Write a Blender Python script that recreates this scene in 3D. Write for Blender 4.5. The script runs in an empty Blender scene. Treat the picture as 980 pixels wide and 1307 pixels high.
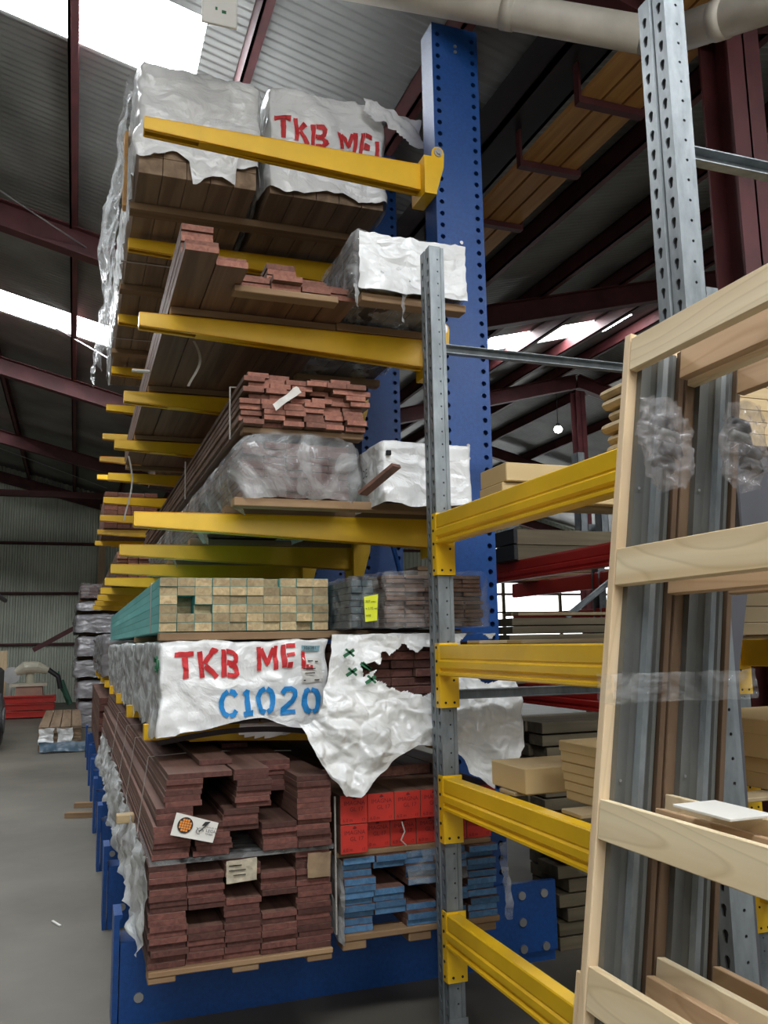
import bpy, bmesh, math, random
from mathutils import Vector, Matrix, noise
random.seed(7)
S = bpy.context.scene
COL = S.collection
# ------------------------------------------------------------------ camera
cam_d = bpy.data.cameras.new('camera'); cam = bpy.data.objects.new('camera', cam_d); COL.objects.link(cam)
F, CX, CY, W, HH = 1095.0, 490.0, 653.5, 980.0, 1307.0
def unit(v): return v.normalized()
dY = unit(Vector((95-CX, 826-CY, F)))
yz = CY-(F*F+(95-CX)*(360-CX))/(826-CY)
dZ = unit(Vector((360-CX, yz-CY, F)))
dX = unit(dY.cross(dZ))
if dX.x < 0: dX = -dX
# rows: camera axes in world coordinates
right = Vector((dX.x, dY.x, dZ.x)); down = Vector((dX.y, dY.y, dZ.y)); fwd = Vector((dX.z, dY.z, dZ.z))
M = Matrix((( right.x, -down.x, -fwd.x, 0.0), (right.y, -down.y, -fwd.y, 0.0), (right.z, -down.z, -fwd.z, 1.4), (0, 0, 0, 1)))
cam.matrix_world = M
cam_d.sensor_fit = 'VERTICAL'; cam_d.sensor_height = 24.0; cam_d.lens = F/HH*24.0
cam_d.clip_start = 0.02; cam_d.clip_end = 200
S.camera = cam
# ------------------------------------------------------------------ world, lights, exposure
S.view_settings.view_transform = 'Standard'; S.view_settings.look = 'None'
S.view_settings.exposure = 0.22; S.view_settings.gamma = 1.0; S.view_settings.use_curve_mapping = False
wd = bpy.data.worlds.new('daylight'); S.world = wd; wd.use_nodes = True
bg = wd.node_tree.nodes['Background']; bg.inputs[0].default_value = (0.86, 0.94, 1.0, 1); bg.inputs[1].default_value = 0.22
def area(name, loc, rot, sx, sy, power, color=(1, 1, 1)):
    l = bpy.data.lights.new(name, 'AREA'); l.shape = 'RECTANGLE'; l.size = sx; l.size_y = sy; l.energy = power; l.color = color
    o = bpy.data.objects.new(name, l); COL.objects.link(o); o.location = loc; o.rotation_euler = rot; return o
# added fill light, unseen high behind the camera, brightening the front faces
area('front_fill_light', (0.5, -6.0, 4.0), (math.radians(66), 0, math.radians(2)), 6.0, 2.5, 170, (1.0, 0.98, 0.95))
# daylight under the roof's skylight sheets; the far-end strip is an added unseen fill
# strips: y range, x range
SKY = [(-1.3, -0.5), (5.1, 5.9), (11.25, 12.05), (17.5, 18.3)]
SKX = {(5.1, 5.9): (-3, 0.68), (17.5, 18.3): (-3, -2.0)}
# ------------------------------------------------------------------ materials
def newmat(name):
    m = bpy.data.materials.new(name); m.use_nodes = True
    nt = m.node_tree; b = nt.nodes['Principled BSDF']; return m, nt, b
def N(nt, t, **k):
    n = nt.nodes.new(t)
    for a, v in k.items(): setattr(n, a, v)
    return n
def ramp(nt, stops):
    r = N(nt, 'ShaderNodeValToRGB'); e = r.color_ramp.elements
    while len(e) < len(stops): e.new(0.5)
    for i, (p, c) in enumerate(stops): e[i].position = p; e[i].color = (*c, 1)
    return r
def coords(nt, scale=(1, 1, 1), rnd=True):
    tc = N(nt, 'ShaderNodeTexCoord'); mp = N(nt, 'ShaderNodeMapping'); mp.inputs['Scale'].default_value = scale
    if rnd:
        oi = N(nt, 'ShaderNodeObjectInfo'); va = N(nt, 'ShaderNodeVectorMath', operation='SCALE'); va.inputs[0].default_value = (7.1, 3.3, 9.7)
        nt.links.new(oi.outputs['Random'], va.inputs['Scale'])
        ad = N(nt, 'ShaderNodeVectorMath', operation='ADD'); nt.links.new(tc.outputs['Object'], ad.inputs[0]); nt.links.new(va.outputs[0], ad.inputs[1])
        nt.links.new(ad.outputs[0], mp.inputs['Vector'])
    else: nt.links.new(tc.outputs['Object'], mp.inputs['Vector'])
    return mp
def plain(name, c, rough=0.5, metal=0.0, var=0.12, nscale=6.0, spec=0.5, bump=0.0, bscale=40, rnd=False, coat=0.0):
    m, nt, b = newmat(name)
    mp = coords(nt, (1, 1, 1), rnd)
    nz = N(nt, 'ShaderNodeTexNoise'); nz.inputs['Scale'].default_value = nscale; nz.inputs['Detail'].default_value = 5
    nt.links.new(mp.outputs[0], nz.inputs['Vector'])
    r = ramp(nt, [(0.3, tuple(max(0, x*(1-var)) for x in c)), (0.7, tuple(min(1, x*(1+var)) for x in c))])
    nt.links.new(nz.outputs['Fac'], r.inputs[0]); nt.links.new(r.outputs[0], b.inputs['Base Color'])
    b.inputs['Roughness'].default_value = rough; b.inputs['Metallic'].default_value = metal; b.inputs['Specular IOR Level'].default_value = spec
    b.inputs['Coat Weight'].default_value = coat
    if bump:
        n2 = N(nt, 'ShaderNodeTexNoise'); n2.inputs['Scale'].default_value = bscale; n2.inputs['Detail'].default_value = 3
        nt.links.new(mp.outputs[0], n2.inputs['Vector'])
        bp = N(nt, 'ShaderNodeBump'); bp.inputs['Strength'].default_value = bump; bp.inputs['Distance'].default_value = 0.01
        nt.links.new(n2.outputs['Fac'], bp.inputs['Height']); nt.links.new(bp.outputs[0], b.inputs['Normal'])
    return m
def wood(name, c1, c2, axis='Y', rough=0.6, grain=14.0, hv=0.35, lines=0.0):
    """long grain wood with a brightness that differs board by board"""
    m, nt, b = newmat(name)
    sc = {'X': (0.6, grain, grain), 'Y': (grain, 0.6, grain), 'Z': (grain, grain, 0.6)}[axis]
    mp = coords(nt, sc)
    nz = N(nt, 'ShaderNodeTexNoise'); nz.inputs['Scale'].default_value = 1.6; nz.inputs['Detail'].default_value = 6; nz.inputs['Distortion'].default_value = 0.6
    nt.links.new(mp.outputs[0], nz.inputs['Vector'])
    r = ramp(nt, [(0.32, c1), (0.68, c2)]); nt.links.new(nz.outputs['Fac'], r.inputs[0])
    if lines:
        m3 = coords(nt, {'X': (1.2, 7, 7), 'Y': (7, 1.2, 7), 'Z': (7, 7, 1.2)}[axis])
        n3 = N(nt, 'ShaderNodeTexNoise'); n3.inputs['Scale'].default_value = 1.0; n3.inputs['Detail'].default_value = 1.5; n3.inputs['Roughness'].default_value = .35
        nt.links.new(m3.outputs[0], n3.inputs['Vector'])
        mu = N(nt, 'ShaderNodeMath', operation='MULTIPLY'); mu.inputs[1].default_value = 11.0; nt.links.new(n3.outputs['Fac'], mu.inputs[0])
        fr = N(nt, 'ShaderNodeMath', operation='FRACT'); nt.links.new(mu.outputs[0], fr.inputs[0])
        r3 = ramp(nt, [(0.0, (1, 1, 1)), (0.75, (1-lines*.35,)*3), (0.88, (1-lines, 1-lines*1.15, 1-lines*1.5)), (1.0, (1, 1, 1))]); nt.links.new(fr.outputs[0], r3.inputs[0])
        mx = N(nt, 'ShaderNodeMix', data_type='RGBA', blend_type='MULTIPLY'); mx.inputs[0].default_value = 1.0
        nt.links.new(r.outputs[0], mx.inputs[6]); nt.links.new(r3.outputs[0], mx.inputs[7]); r = mx; rout = mx.outputs[2]
    else: rout = r.outputs[0]
    oi = N(nt, 'ShaderNodeObjectInfo'); mr = N(nt, 'ShaderNodeMapRange'); mr.inputs['To Min'].default_value = 1-hv; mr.inputs['To Max'].default_value = 1+hv
    nt.links.new(oi.outputs['Random'], mr.inputs['Value'])
    hs = N(nt, 'ShaderNodeHueSaturation'); nt.links.new(rout, hs.inputs['Color']); nt.links.new(mr.outputs[0], hs.inputs['Value'])
    nt.links.new(hs.outputs[0], b.inputs['Base Color']); b.inputs['Roughness'].default_value = rough
    b.inputs['Specular IOR Level'].default_value = 0.3
    bp = N(nt, 'ShaderNodeBump'); bp.inputs['Strength'].default_value = 0.15; bp.inputs['Distance'].default_value = 0.004
    nt.links.new(nz.outputs['Fac'], bp.inputs['Height']); nt.links.new(bp.outputs[0], b.inputs['Normal'])
    return m
def endgrain(name, c1, c2, hv=0.3):
    m, nt, b = newmat(name)
    mp = coords(nt, (1, 1, 1))
    wv = N(nt, 'ShaderNodeTexNoise'); wv.inputs['Scale'].default_value = 45; wv.inputs['Detail'].default_value = 5; wv.inputs['Distortion'].default_value = 1.0
    nt.links.new(mp.outputs[0], wv.inputs['Vector'])
    r = ramp(nt, [(0.3, c1), (0.7, c2)]); nt.links.new(wv.outputs['Fac'], r.inputs[0])
    oi = N(nt, 'ShaderNodeObjectInfo'); mr = N(nt, 'ShaderNodeMapRange'); mr.inputs['To Min'].default_value = 1-hv; mr.inputs['To Max'].default_value = 1+hv
    nt.links.new(oi.outputs['Random'], mr.inputs['Value'])
    hs = N(nt, 'ShaderNodeHueSaturation'); nt.links.new(r.outputs[0], hs.inputs['Color']); nt.links.new(mr.outputs[0], hs.inputs['Value'])
    nt.links.new(hs.outputs[0], b.inputs['Base Color']); b.inputs['Roughness'].default_value = 0.8
    return m
def film(name, c, lo, hi, rough=0.18, scale=7.0, crease=0.5):
    """thin plastic film: partly see-through, glossy, creased"""
    m, nt, b = newmat(name)
    b.inputs['Base Color'].default_value = (*c, 1); b.inputs['Roughness'].default_value = rough
    b.inputs['Specular IOR Level'].default_value = 0.9
    mp = coords(nt, (1, 1, 1), False)
    nz = N(nt, 'ShaderNodeTexNoise'); nz.inputs['Scale'].default_value = scale; nz.inputs['Detail'].default_value = 6; nz.inputs['Distortion'].default_value = 1.5
    nt.links.new(mp.outputs[0], nz.inputs['Vector'])
    mr = N(nt, 'ShaderNodeMapRange'); mr.inputs['From Min'].default_value = 0.35; mr.inputs['From Max'].default_value = 0.68
    mr.inputs['To Min'].default_value = lo; mr.inputs['To Max'].default_value = hi
    nt.links.new(nz.outputs['Fac'], mr.inputs['Value']); nt.links.new(mr.outputs[0], b.inputs['Alpha'])
    mp2 = N(nt, 'ShaderNodeMapping'); mp2.inputs['Rotation'].default_value = (0.3, 0.6, 0.4); mp2.inputs['Scale'].default_value = (0.55, 1.0, 1.6)
    ds = N(nt, 'ShaderNodeVectorMath', operation='SCALE'); ds.inputs['Scale'].default_value = 0.12; nt.links.new(nz.outputs['Color'], ds.inputs[0])
    da = N(nt, 'ShaderNodeVectorMath', operation='ADD'); nt.links.new(mp.outputs[0], da.inputs[0]); nt.links.new(ds.outputs[0], da.inputs[1])
    nt.links.new(da.outputs[0], mp2.inputs['Vector'])
    v1 = N(nt, 'ShaderNodeTexVoronoi', feature='DISTANCE_TO_EDGE'); v1.inputs['Scale'].default_value = scale*1.1; nt.links.new(mp2.outputs[0], v1.inputs['Vector'])
    v2 = N(nt, 'ShaderNodeTexVoronoi', feature='F1'); v2.inputs['Scale'].default_value = scale*2.7; nt.links.new(mp2.outputs[0], v2.inputs['Vector'])
    sm = N(nt, 'ShaderNodeMath', operation='MULTIPLY_ADD'); sm.inputs[1].default_value = 0.35; nt.links.new(v2.outputs['Distance'], sm.inputs[0]); nt.links.new(v1.outputs['Distance'], sm.inputs[2])
    bp = N(nt, 'ShaderNodeBump'); bp.inputs['Strength'].default_value = min(1, crease*1.2); bp.inputs['Distance'].default_value = 0.16/scale
    nt.links.new(sm.outputs[0], bp.inputs['Height'])
    bp2 = N(nt, 'ShaderNodeBump'); bp2.inputs['Strength'].default_value = crease*0.5; bp2.inputs['Distance'].default_value = 0.02
    nt.links.new(nz.outputs['Fac'], bp2.inputs['Height']); nt.links.new(bp.outputs[0], bp2.inputs['Normal']); nt.links.new(bp2.outputs[0], b.inputs['Normal'])
    return m
def emis(name, c, s):
    m, nt, b = newmat(name); b.inputs['Base Color'].default_value = (*c, 1)
    b.inputs['Emission Color'].default_value = (*c, 1); b.inputs['Emission Strength'].default_value = s; return m

YEL = plain('yellow_paint', (0.88, 0.52, 0.010), 0.36, var=0.06, nscale=9)
YELR = plain('rack_yellow_paint', (0.90, 0.545, 0.012), 0.36, var=0.08, nscale=5)
BLUE = plain('blue_powder_coat', (0.008, 0.068, 0.27), 0.35, var=0.15, nscale=60, bump=0.2, bscale=300)
HOLE = plain('hole_dark', (0.012, 0.012, 0.015), 0.8)
def galv():
    m, nt, b = newmat('galvanised_steel')
    mp = coords(nt, (1, 1, 0.35), True)
    vo = N(nt, 'ShaderNodeTexNoise'); vo.inputs['Scale'].default_value = 16; vo.inputs['Detail'].default_value = 9; vo.inputs['Roughness'].default_value = 0.65
    nt.links.new(mp.outputs[0], vo.inputs['Vector'])
    r = ramp(nt, [(0.3, (0.15, 0.17, 0.18)), (0.7, (0.32, 0.355, 0.37))]); nt.links.new(vo.outputs['Fac'], r.inputs[0])
    nt.links.new(r.outputs[0], b.inputs['Base Color']); b.inputs['Metallic'].default_value = 0.4; b.inputs['Roughness'].default_value = 0.45
    return m
GALV = galv()
STUD = plain('pocket_steel', (0.17, 0.175, 0.165), 0.42, metal=0.4, var=0.25, nscale=3)
REDB = plain('red_beam_paint', (0.50, 0.022, 0.012), 0.35, var=0.08)
MAROON = plain('maroon_primer', (0.10, 0.024, 0.026), 0.6, var=0.3, nscale=4)
BLACK = plain('black_plastic', (0.02, 0.02, 0.022), 0.45)
ZINC = plain('zinc_bolt', (0.5, 0.5, 0.5), 0.35, metal=0.8)
MERB = wood('merbau_face', (0.11, 0.055, 0.042), (0.22, 0.12, 0.09), hv=0.3)
MERE = endgrain('merbau_end', (0.085, 0.029, 0.024), (0.17, 0.065, 0.05), hv=.45)
JARR = wood('brown_hardwood_face', (0.12, 0.065, 0.045), (0.22, 0.13, 0.09), hv=0.25)
JARE = endgrain('reddish_end', (0.22, 0.085, 0.06), (0.36, 0.16, 0.11), hv=.4)
TEAL = wood('teal_treated_face', (0.13, 0.42, 0.40), (0.22, 0.56, 0.52), hv=0.12, grain=6)
TANE = endgrain('tan_pine_end', (0.30, 0.215, 0.11), (0.52, 0.40, 0.225), hv=0.35)
BLUE_E = endgrain('blue_painted_end', (0.05, 0.13, 0.25), (0.09, 0.21, 0.37))
RED_E = plain('red_painted_end', (0.55, 0.03, 0.02), 0.55, var=0.1, nscale=20)
PINE_Y = wood('pine_rail', (0.74, 0.55, 0.31), (0.92, 0.77, 0.51), 'Y', 0.5, 9.0, 0.06, lines=.16)
PINE_B = wood('browner_pine_rail', (0.42, 0.27, 0.15), (0.62, 0.42, 0.25), 'Y', 0.55, 9.0, 0.06, lines=.16)  # browner, darker pine for the rear rails
PINE_Z = wood('pine_stile', (0.68, 0.49, 0.29), (0.84, 0.65, 0.42), 'Z', 0.5, 12.0, 0.06, lines=.12)
PINE_X = wood('pine_crosswise', (0.45, 0.33, 0.17), (0.60, 0.45, 0.26), 'X', 0.55, 12.0, 0.1)
STRIP = wood('brown_strip', (0.12, 0.075, 0.045), (0.20, 0.13, 0.08), 'Z', 0.6, 12.0, 0.1)
DUN = wood('dunnage_timber', (0.21, 0.125, 0.065), (0.34, 0.22, 0.12), 'X', 0.7, 10.0, 0.2)
GREYB = wood('grey_brown_board', (0.115, 0.095, 0.06), (0.20, 0.165, 0.105), 'X', 0.7, 12.0, 0.25)
PACKW = wood('pack_timber', (0.18, 0.12, 0.075), (0.32, 0.225, 0.145), 'Y', 0.7, 10.0, 0.12)
DARKW = wood('dark_pack_timber', (0.03, 0.022, 0.02), (0.08, 0.055, 0.045), 'Y', 0.7, 10.0, 0.2)
ORNG = wood('orange_timber', (0.40, 0.20, 0.06), (0.58, 0.32, 0.11), 'Y', 0.6, 10.0, 0.15)
CARD = plain('cardboard', (0.60, 0.44, 0.22), 0.75, var=0.06, nscale=3)
MDF = plain('board_edge', (0.34, 0.26, 0.15), 0.75, var=0.1, nscale=3)
WHITE = film('white_wrap', (0.86, 0.87, 0.86), 1.0, 1.0, rough=0.26, scale=4.5, crease=0.5)
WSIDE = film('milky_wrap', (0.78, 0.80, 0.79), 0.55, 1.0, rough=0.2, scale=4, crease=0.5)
CLEAR = film('clear_stretch_wrap', (0.80, 0.82, 0.82), 0.02, 0.30, rough=0.1, scale=8, crease=0.9)
MILKY = film('frosted_stretch_wrap', (0.80, 0.82, 0.82), 0.12, 0.60, rough=0.12, scale=5, crease=0.6)
GREYW = film('grey_stretch_wrap', (0.30, 0.29, 0.30), 0.75, 1.0, rough=0.25, scale=3, crease=0.8)
BAGF = film('bag_film', (0.42, 0.40, 0.40), 0.12, 0.50, rough=0.1, scale=14, crease=0.35)
PAPER = plain('paper', (0.78, 0.76, 0.70), 0.7, var=0.04)
INKR = plain('red_paint', (0.62, 0.03, 0.035), 0.6, var=0.2, nscale=30)
INKB = plain('blue_paint', (0.015, 0.26, 0.66), 0.6, var=0.2, nscale=30)
INKK = plain('black_ink', (0.02, 0.02, 0.02), 0.6)
INKG = plain('green_ink', (0.02, 0.14, 0.06), 0.6)
INKO = plain('orange_ink', (0.85, 0.30, 0.05), 0.6)
NOTE = plain('yellow_note', (0.80, 0.86, 0.03), 0.6, var=0.03)
STRAP = plain('white_strap', (0.45, 0.42, 0.38), 0.5)
LBLUE = plain('pale_blue_label', (0.30, 0.52, 0.58), 0.6)
def floor_mat():
    m, nt, b = newmat('worn_concrete'); mp = coords(nt, (1, 1, 1), False)
    a = N(nt, 'ShaderNodeTexNoise'); a.inputs['Scale'].default_value = 0.8; a.inputs['Detail'].default_value = 9; a.inputs['Roughness'].default_value = 0.62
    nt.links.new(mp.outputs[0], a.inputs['Vector'])
    r = ramp(nt, [(0.3, (0.10, 0.09, 0.070)), (0.7, (0.175, 0.16, 0.128))]); nt.links.new(a.outputs['Fac'], r.inputs[0])
    nt.links.new(r.outputs[0], b.inputs['Base Color']); b.inputs['Roughness'].default_value = 0.6
    bp = N(nt, 'ShaderNodeBump'); bp.inputs['Strength'].default_value = 0.15; nt.links.new(a.outputs['Fac'], bp.inputs['Height']); nt.links.new(bp.outputs[0], b.inputs['Normal'])
    return m
FLOOR = floor_mat()
ROOFM = plain('zincalume_roof', (0.27, 0.27, 0.26), 0.4, metal=0.4, var=0.3, nscale=1.2)
WALLM = plain('green_grey_cladding', (0.60, 0.64, 0.54), 0.55, metal=0.2, var=0.18, nscale=1.0)
PIPEM = plain('weathered_pvc_pipe', (0.62, 0.58, 0.50), 0.5, var=0.16, nscale=5)
SKYM = emis('skylight_daylight', (0.93, 0.97, 1.0), 24.0)
GLOW = emis('daylight_opening', (0.93, 0.98, 1.0), 2.5)
# ------------------------------------------------------------------ helpers
def tag(o, label=None, cat=None, group=None, kind=None):
    if label: o['label'] = label
    if cat: o['category'] = cat
    if group: o['group'] = group
    if kind: o['kind'] = kind
    return o
def thing(name, label, cat, loc=(0, 0, 0), group=None, rotz=0):
    o = bpy.data.objects.new(name, None); COL.objects.link(o); o.location = loc; o.rotation_euler = (0, 0, rotz); o.empty_display_size = 0.1
    return tag(o, label, cat, group)
class MB:
    """collects geometry in world coordinates; build() links it as one mesh object"""
    def __init__(s): s.v = []; s.f = []; s.m = []
    def add(s, vs, fs, mi=0):
        k = len(s.v); s.v += [tuple(p) for p in vs]; s.f += [tuple(i+k for i in f) for f in fs]; s.m += [mi]*len(fs); return s
    def box(s, a, b, mi=0, end=None, ch=0.0):
        x0, y0, z0 = a; x1, y1, z1 = b
        vs = [(x0, y0, z0), (x1, y0, z0), (x1, y1, z0), (x0, y1, z0), (x0, y0, z1), (x1, y0, z1), (x1, y1, z1), (x0, y1, z1)]
        fs = [(0, 3, 2, 1), (4, 5, 6, 7), (0, 1, 5, 4), (1, 2, 6, 5), (2, 3, 7, 6), (3, 0, 4, 7)]
        k = len(s.v); s.v += vs; s.f += [tuple(i+k for i in f) for f in fs]
        mm = [mi]*6
        if end is not None: mm[2] = mm[4] = end
        s.m += mm; return s
    def cbox(s, a, b, c, mi=0, end=None):
        """box with chamfered edges of width c; end = material of the two faces across Y"""
        lo = Vector(a); hi = Vector(b); ce = (lo+hi)/2; h = (hi-lo)/2; vs = []; idx = {}
        c = min(c, h.x*.9, h.y*.9, h.z*.9)
        for sx in (-1, 1):
            for sy in (-1, 1):
                for sz in (-1, 1):
                    for ax in range(3):
                        p = [h.x-c, h.y-c, h.z-c]; p[ax] += c
                        idx[(sx, sy, sz, ax)] = len(vs); vs.append((ce.x+sx*p[0], ce.y+sy*p[1], ce.z+sz*p[2]))
        k = len(s.v); s.v += vs
        def face(ids, m_):
            pts = [Vector(vs[i]) for i in ids]; n = (pts[1]-pts[0]).cross(pts[2]-pts[0]); cen = sum(pts, Vector())/len(pts)
            if n.dot(cen-ce) < 0: ids = ids[::-1]
            s.f.append(tuple(i+k for i in ids)); s.m.append(m_)
        sg = [(-1, -1), (1, -1), (1, 1), (-1, 1)]
        for ax in range(3):
            for q in (-1, 1):
                ids = []
                for (u, w) in sg:
                    t = [u, w]; t.insert(ax, q); ids.append(idx[(*t, ax)])
                face(ids, end if (end is not None and ax == 1) else mi)
        for ax in range(3):
            o1, o2 = [i for i in range(3) if i != ax]
            for (u, w) in sg:
                ids = []
                for (q, a_) in ((-1, o1), (1, o1), (1, o2), (-1, o2)):
                    t = [0, 0, 0]; t[ax] = q; t[o1] = u; t[o2] = w; ids.append(idx[(*t, a_)])
                face(ids, mi)
        for sx in (-1, 1):
            for sy in (-1, 1):
                for sz in (-1, 1): face([idx[(sx, sy, sz, 0)], idx[(sx, sy, sz, 1)], idx[(sx, sy, sz, 2)]], mi)
        return s
    def prism(s, prof, axis, a, b, mi=0, cap=True, off=(0, 0)):
        """extrude closed 2D profile from a to b along axis; prof in the other two axes in xyz order; off = shift of the b end"""
        n = len(prof); vs = []
        for q, (ox, oz) in ((a, (0, 0)), (b, off)):
            for (u, w) in prof:
                t = [u+ox, w+oz]; t.insert('XYZ'.index(axis), q); vs.append(tuple(t))
        fs = [(i, (i+1) % n, n+(i+1) % n, n+i) for i in range(n)]
        if cap: fs += [tuple(range(n))[::-1], tuple(range(n, 2*n))]
        return s.add(vs, fs, mi)
    def tube(s, pts, r, n=12, mi=0, cap=True):
        pts = [Vector(p) for p in pts]; k0 = len(s.v); rs = r if isinstance(r, (list, tuple)) else [r]*len(pts)
        ref = None
        for i, p in enumerate(pts):
            d = (pts[min(i+1, len(pts)-1)]-pts[max(i-1, 0)]).normalized()
            if ref is None: ref = d.orthogonal().normalized()
            u = (ref-d*ref.dot(d)).normalized(); ref = u; w = d.cross(u)
            for j in range(n):
                a = 2*math.pi*j/n; s.v.append(tuple(p+(u*math.cos(a)+w*math.sin(a))*rs[i]))
        for i in range(len(pts)-1):
            for j in range(n): s.f.append((k0+i*n+j, k0+i*n+(j+1) % n, k0+(i+1)*n+(j+1) % n, k0+(i+1)*n+j)); s.m.append(mi)
        if cap:
            s.f.append(tuple(k0+j for j in range(n))[::-1]); s.m.append(mi)
            s.f.append(tuple(k0+(len(pts)-1)*n+j for j in range(n))); s.m.append(mi)
        return s
    def beam(s, p, q, w, h, mi=0, up=(0, 0, 1)):
        p = Vector(p); q = Vector(q); d = (q-p).normalized(); u = Vector(up); sx = d.cross(u).normalized(); uz = sx.cross(d)
        vs = []
        for c in (p, q):
            for a, b in ((-1, -1), (1, -1), (1, 1), (-1, 1)): vs.append(tuple(c+sx*a*w/2+uz*b*h/2))
        return s.add(vs, [(3, 2, 1, 0), (4, 5, 6, 7), (0, 1, 5, 4), (1, 2, 6, 5), (2, 3, 7, 6), (3, 0, 4, 7)], mi)
    def build(s, name, mats, parent=None, smooth=False, loc=None, merge=False, fixn=True):
        me = bpy.data.meshes.new(name)
        base = Vector(loc) if loc is not None else Vector((0, 0, 0)); q = parent
        while q is not None: base = base+q.location; q = q.parent
        me.from_pydata([tuple(Vector(p)-base) for p in s.v], [], s.f)
        for m in (mats if isinstance(mats, (list, tuple)) else [mats]): me.materials.append(m)
        me.polygons.foreach_set('material_index', s.m)
        if smooth: me.polygons.foreach_set('use_smooth', [True]*len(s.f))
        if fixn or merge:
            bm = bmesh.new(); bm.from_mesh(me)
            if merge: bmesh.ops.remove_doubles(bm, verts=bm.verts, dist=1e-4)
            if fixn: bmesh.ops.recalc_face_normals(bm, faces=bm.faces)
            bm.to_mesh(me); bm.free()
        me.update()
        o = bpy.data.objects.new(name, me); COL.objects.link(o)
        if parent is not None: o.parent = parent
        else: o.location = base
        return o
def copy_tree(o, parent=None, **props):
    c = o.copy(); COL.objects.link(c); c.parent = parent
    for k, v in props.items(): c[k] = v
    for ch in list(o.children): copy_tree(ch, c)
    return c
def struct(name, mb, mat, **k):
    o = mb.build(name, mat, **k); o['kind'] = 'structure'; return o
# perforated strip: origin o, u = across, w = along (unit vectors), holes in cells, hole walls run back along nrm
def perf(mb, o, u, w, nrm, width, length, cols, pitch, shape, depth=0.006, stagger=False, mi=0, hi=1):
    """cols = list of hole centres across the strip"""
    o = Vector(o); u = Vector(u); w = Vector(w); nrm = Vector(nrm)
    edges = [0.0]+[(cols[i]+cols[i+1])/2 for i in range(len(cols)-1)]+[width]
    nrow = int(length/pitch)
    for ci, c in enumerate(cols):
        x0, x1 = edges[ci], edges[ci+1]; sh = pitch/2 if (stagger and ci % 2) else 0.0
        if sh:
            mb.add([o+u*x0, o+u*x1, o+u*x1+w*sh, o+u*x0+w*sh], [(0, 1, 2, 3)], mi)
        z = sh
        while z+pitch <= length+1e-6:
            zc = z+pitch/2; n = len(shape)
            hp = [o+u*(c+a)+w*(zc+b) for a, b in shape]
            # ring from rectangle boundary to hole: project each hole point outward to the rectangle
            rp = []
            for a, b in shape:
                hx0, hx1, hz = c-x0, x1-c, pitch/2
                tx = (hx1/a if a > 1e-9 else (-hx0/a if a < -1e-9 else 1e9)); tz = (hz/b if b > 1e-9 else (-hz/b if b < -1e-9 else 1e9))
                t = min(tx, tz); rp.append((a*t, b*t, tx < tz))
            ro = [o+u*(c+a)+w*(zc+b) for a, b, _ in rp]
            vs = hp+ro; fs = [(i, (i+1) % n, n+(i+1) % n, n+i) for i in range(n)]
            mb.add(vs, fs, mi)
            corners = [(x1-c, pitch/2), (-(c-x0), pitch/2), (-(c-x0), -pitch/2), (x1-c, -pitch/2)]
            for i in range(n):
                j = (i+1) % n
                if rp[i][2] != rp[j][2]:
                    mx = (rp[i][0]+rp[j][0]); mz = (rp[i][1]+rp[j][1])
                    cc = min(corners, key=lambda q: (q[0]-mx/2)**2+(q[1]-mz/2)**2)
                    mb.add([ro[i], ro[j], o+u*(c+cc[0])+w*(zc+cc[1])], [(0, 1, 2)], mi)
            # walls and dark bottom of the hole
            bp_ = [p-nrm*depth for p in hp]
            mb.add(hp+bp_, [(i, (i+1) % n, n+(i+1) % n, n+i) for i in range(n)], mi)
            mb.add(bp_, [tuple(range(n))], hi)
            z += pitch
        if z < length-1e-6:
            mb.add([o+u*x0+w*z, o+u*x1+w*z, o+u*x1+w*length, o+u*x0+w*length], [(0, 1, 2, 3)], mi)
def circ(r, n=12, x=0, z=0): return [(x+r*math.cos(2*math.pi*(i+.5)/n), z+r*math.sin(2*math.pi*(i+.5)/n)) for i in range(n)]
KEY = [(0.0085*math.cos(a), 0.004+0.0085*math.sin(a)) for a in [math.radians(d) for d in (-35, 0, 35, 70, 110, 145, 180, 215)]]+[(-0.0045, -0.013), (0, -0.0155), (0.0045, -0.013)]
# board meshes, shared between boards of one size
_bm = {}
def board_mesh(w, l, t, mats, kind):
    key = (kind, round(w, 4), round(l, 3), round(t, 4))
    if key not in _bm:
        mb = MB(); mb.cbox((0, 0, 0), (w, l, t), 0.0007, 0, 1 if len(mats) > 1 else None)
        o = mb.build(kind, mats); me = o.data; bpy.data.objects.remove(o); _bm[key] = me
    return _bm[key]
def board(name, x, y, z, w, l, t, mats, label, group, cat='board', rz=0.0, ry=0.0):
    o = bpy.data.objects.new(name, board_mesh(w, l, t, mats, name)); COL.objects.link(o)
    o.location = (x, y, z); o.rotation_euler = (0, ry, rz)
    return tag(o, label, cat, group)
def R(a, b): return random.uniform(a, b)
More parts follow.
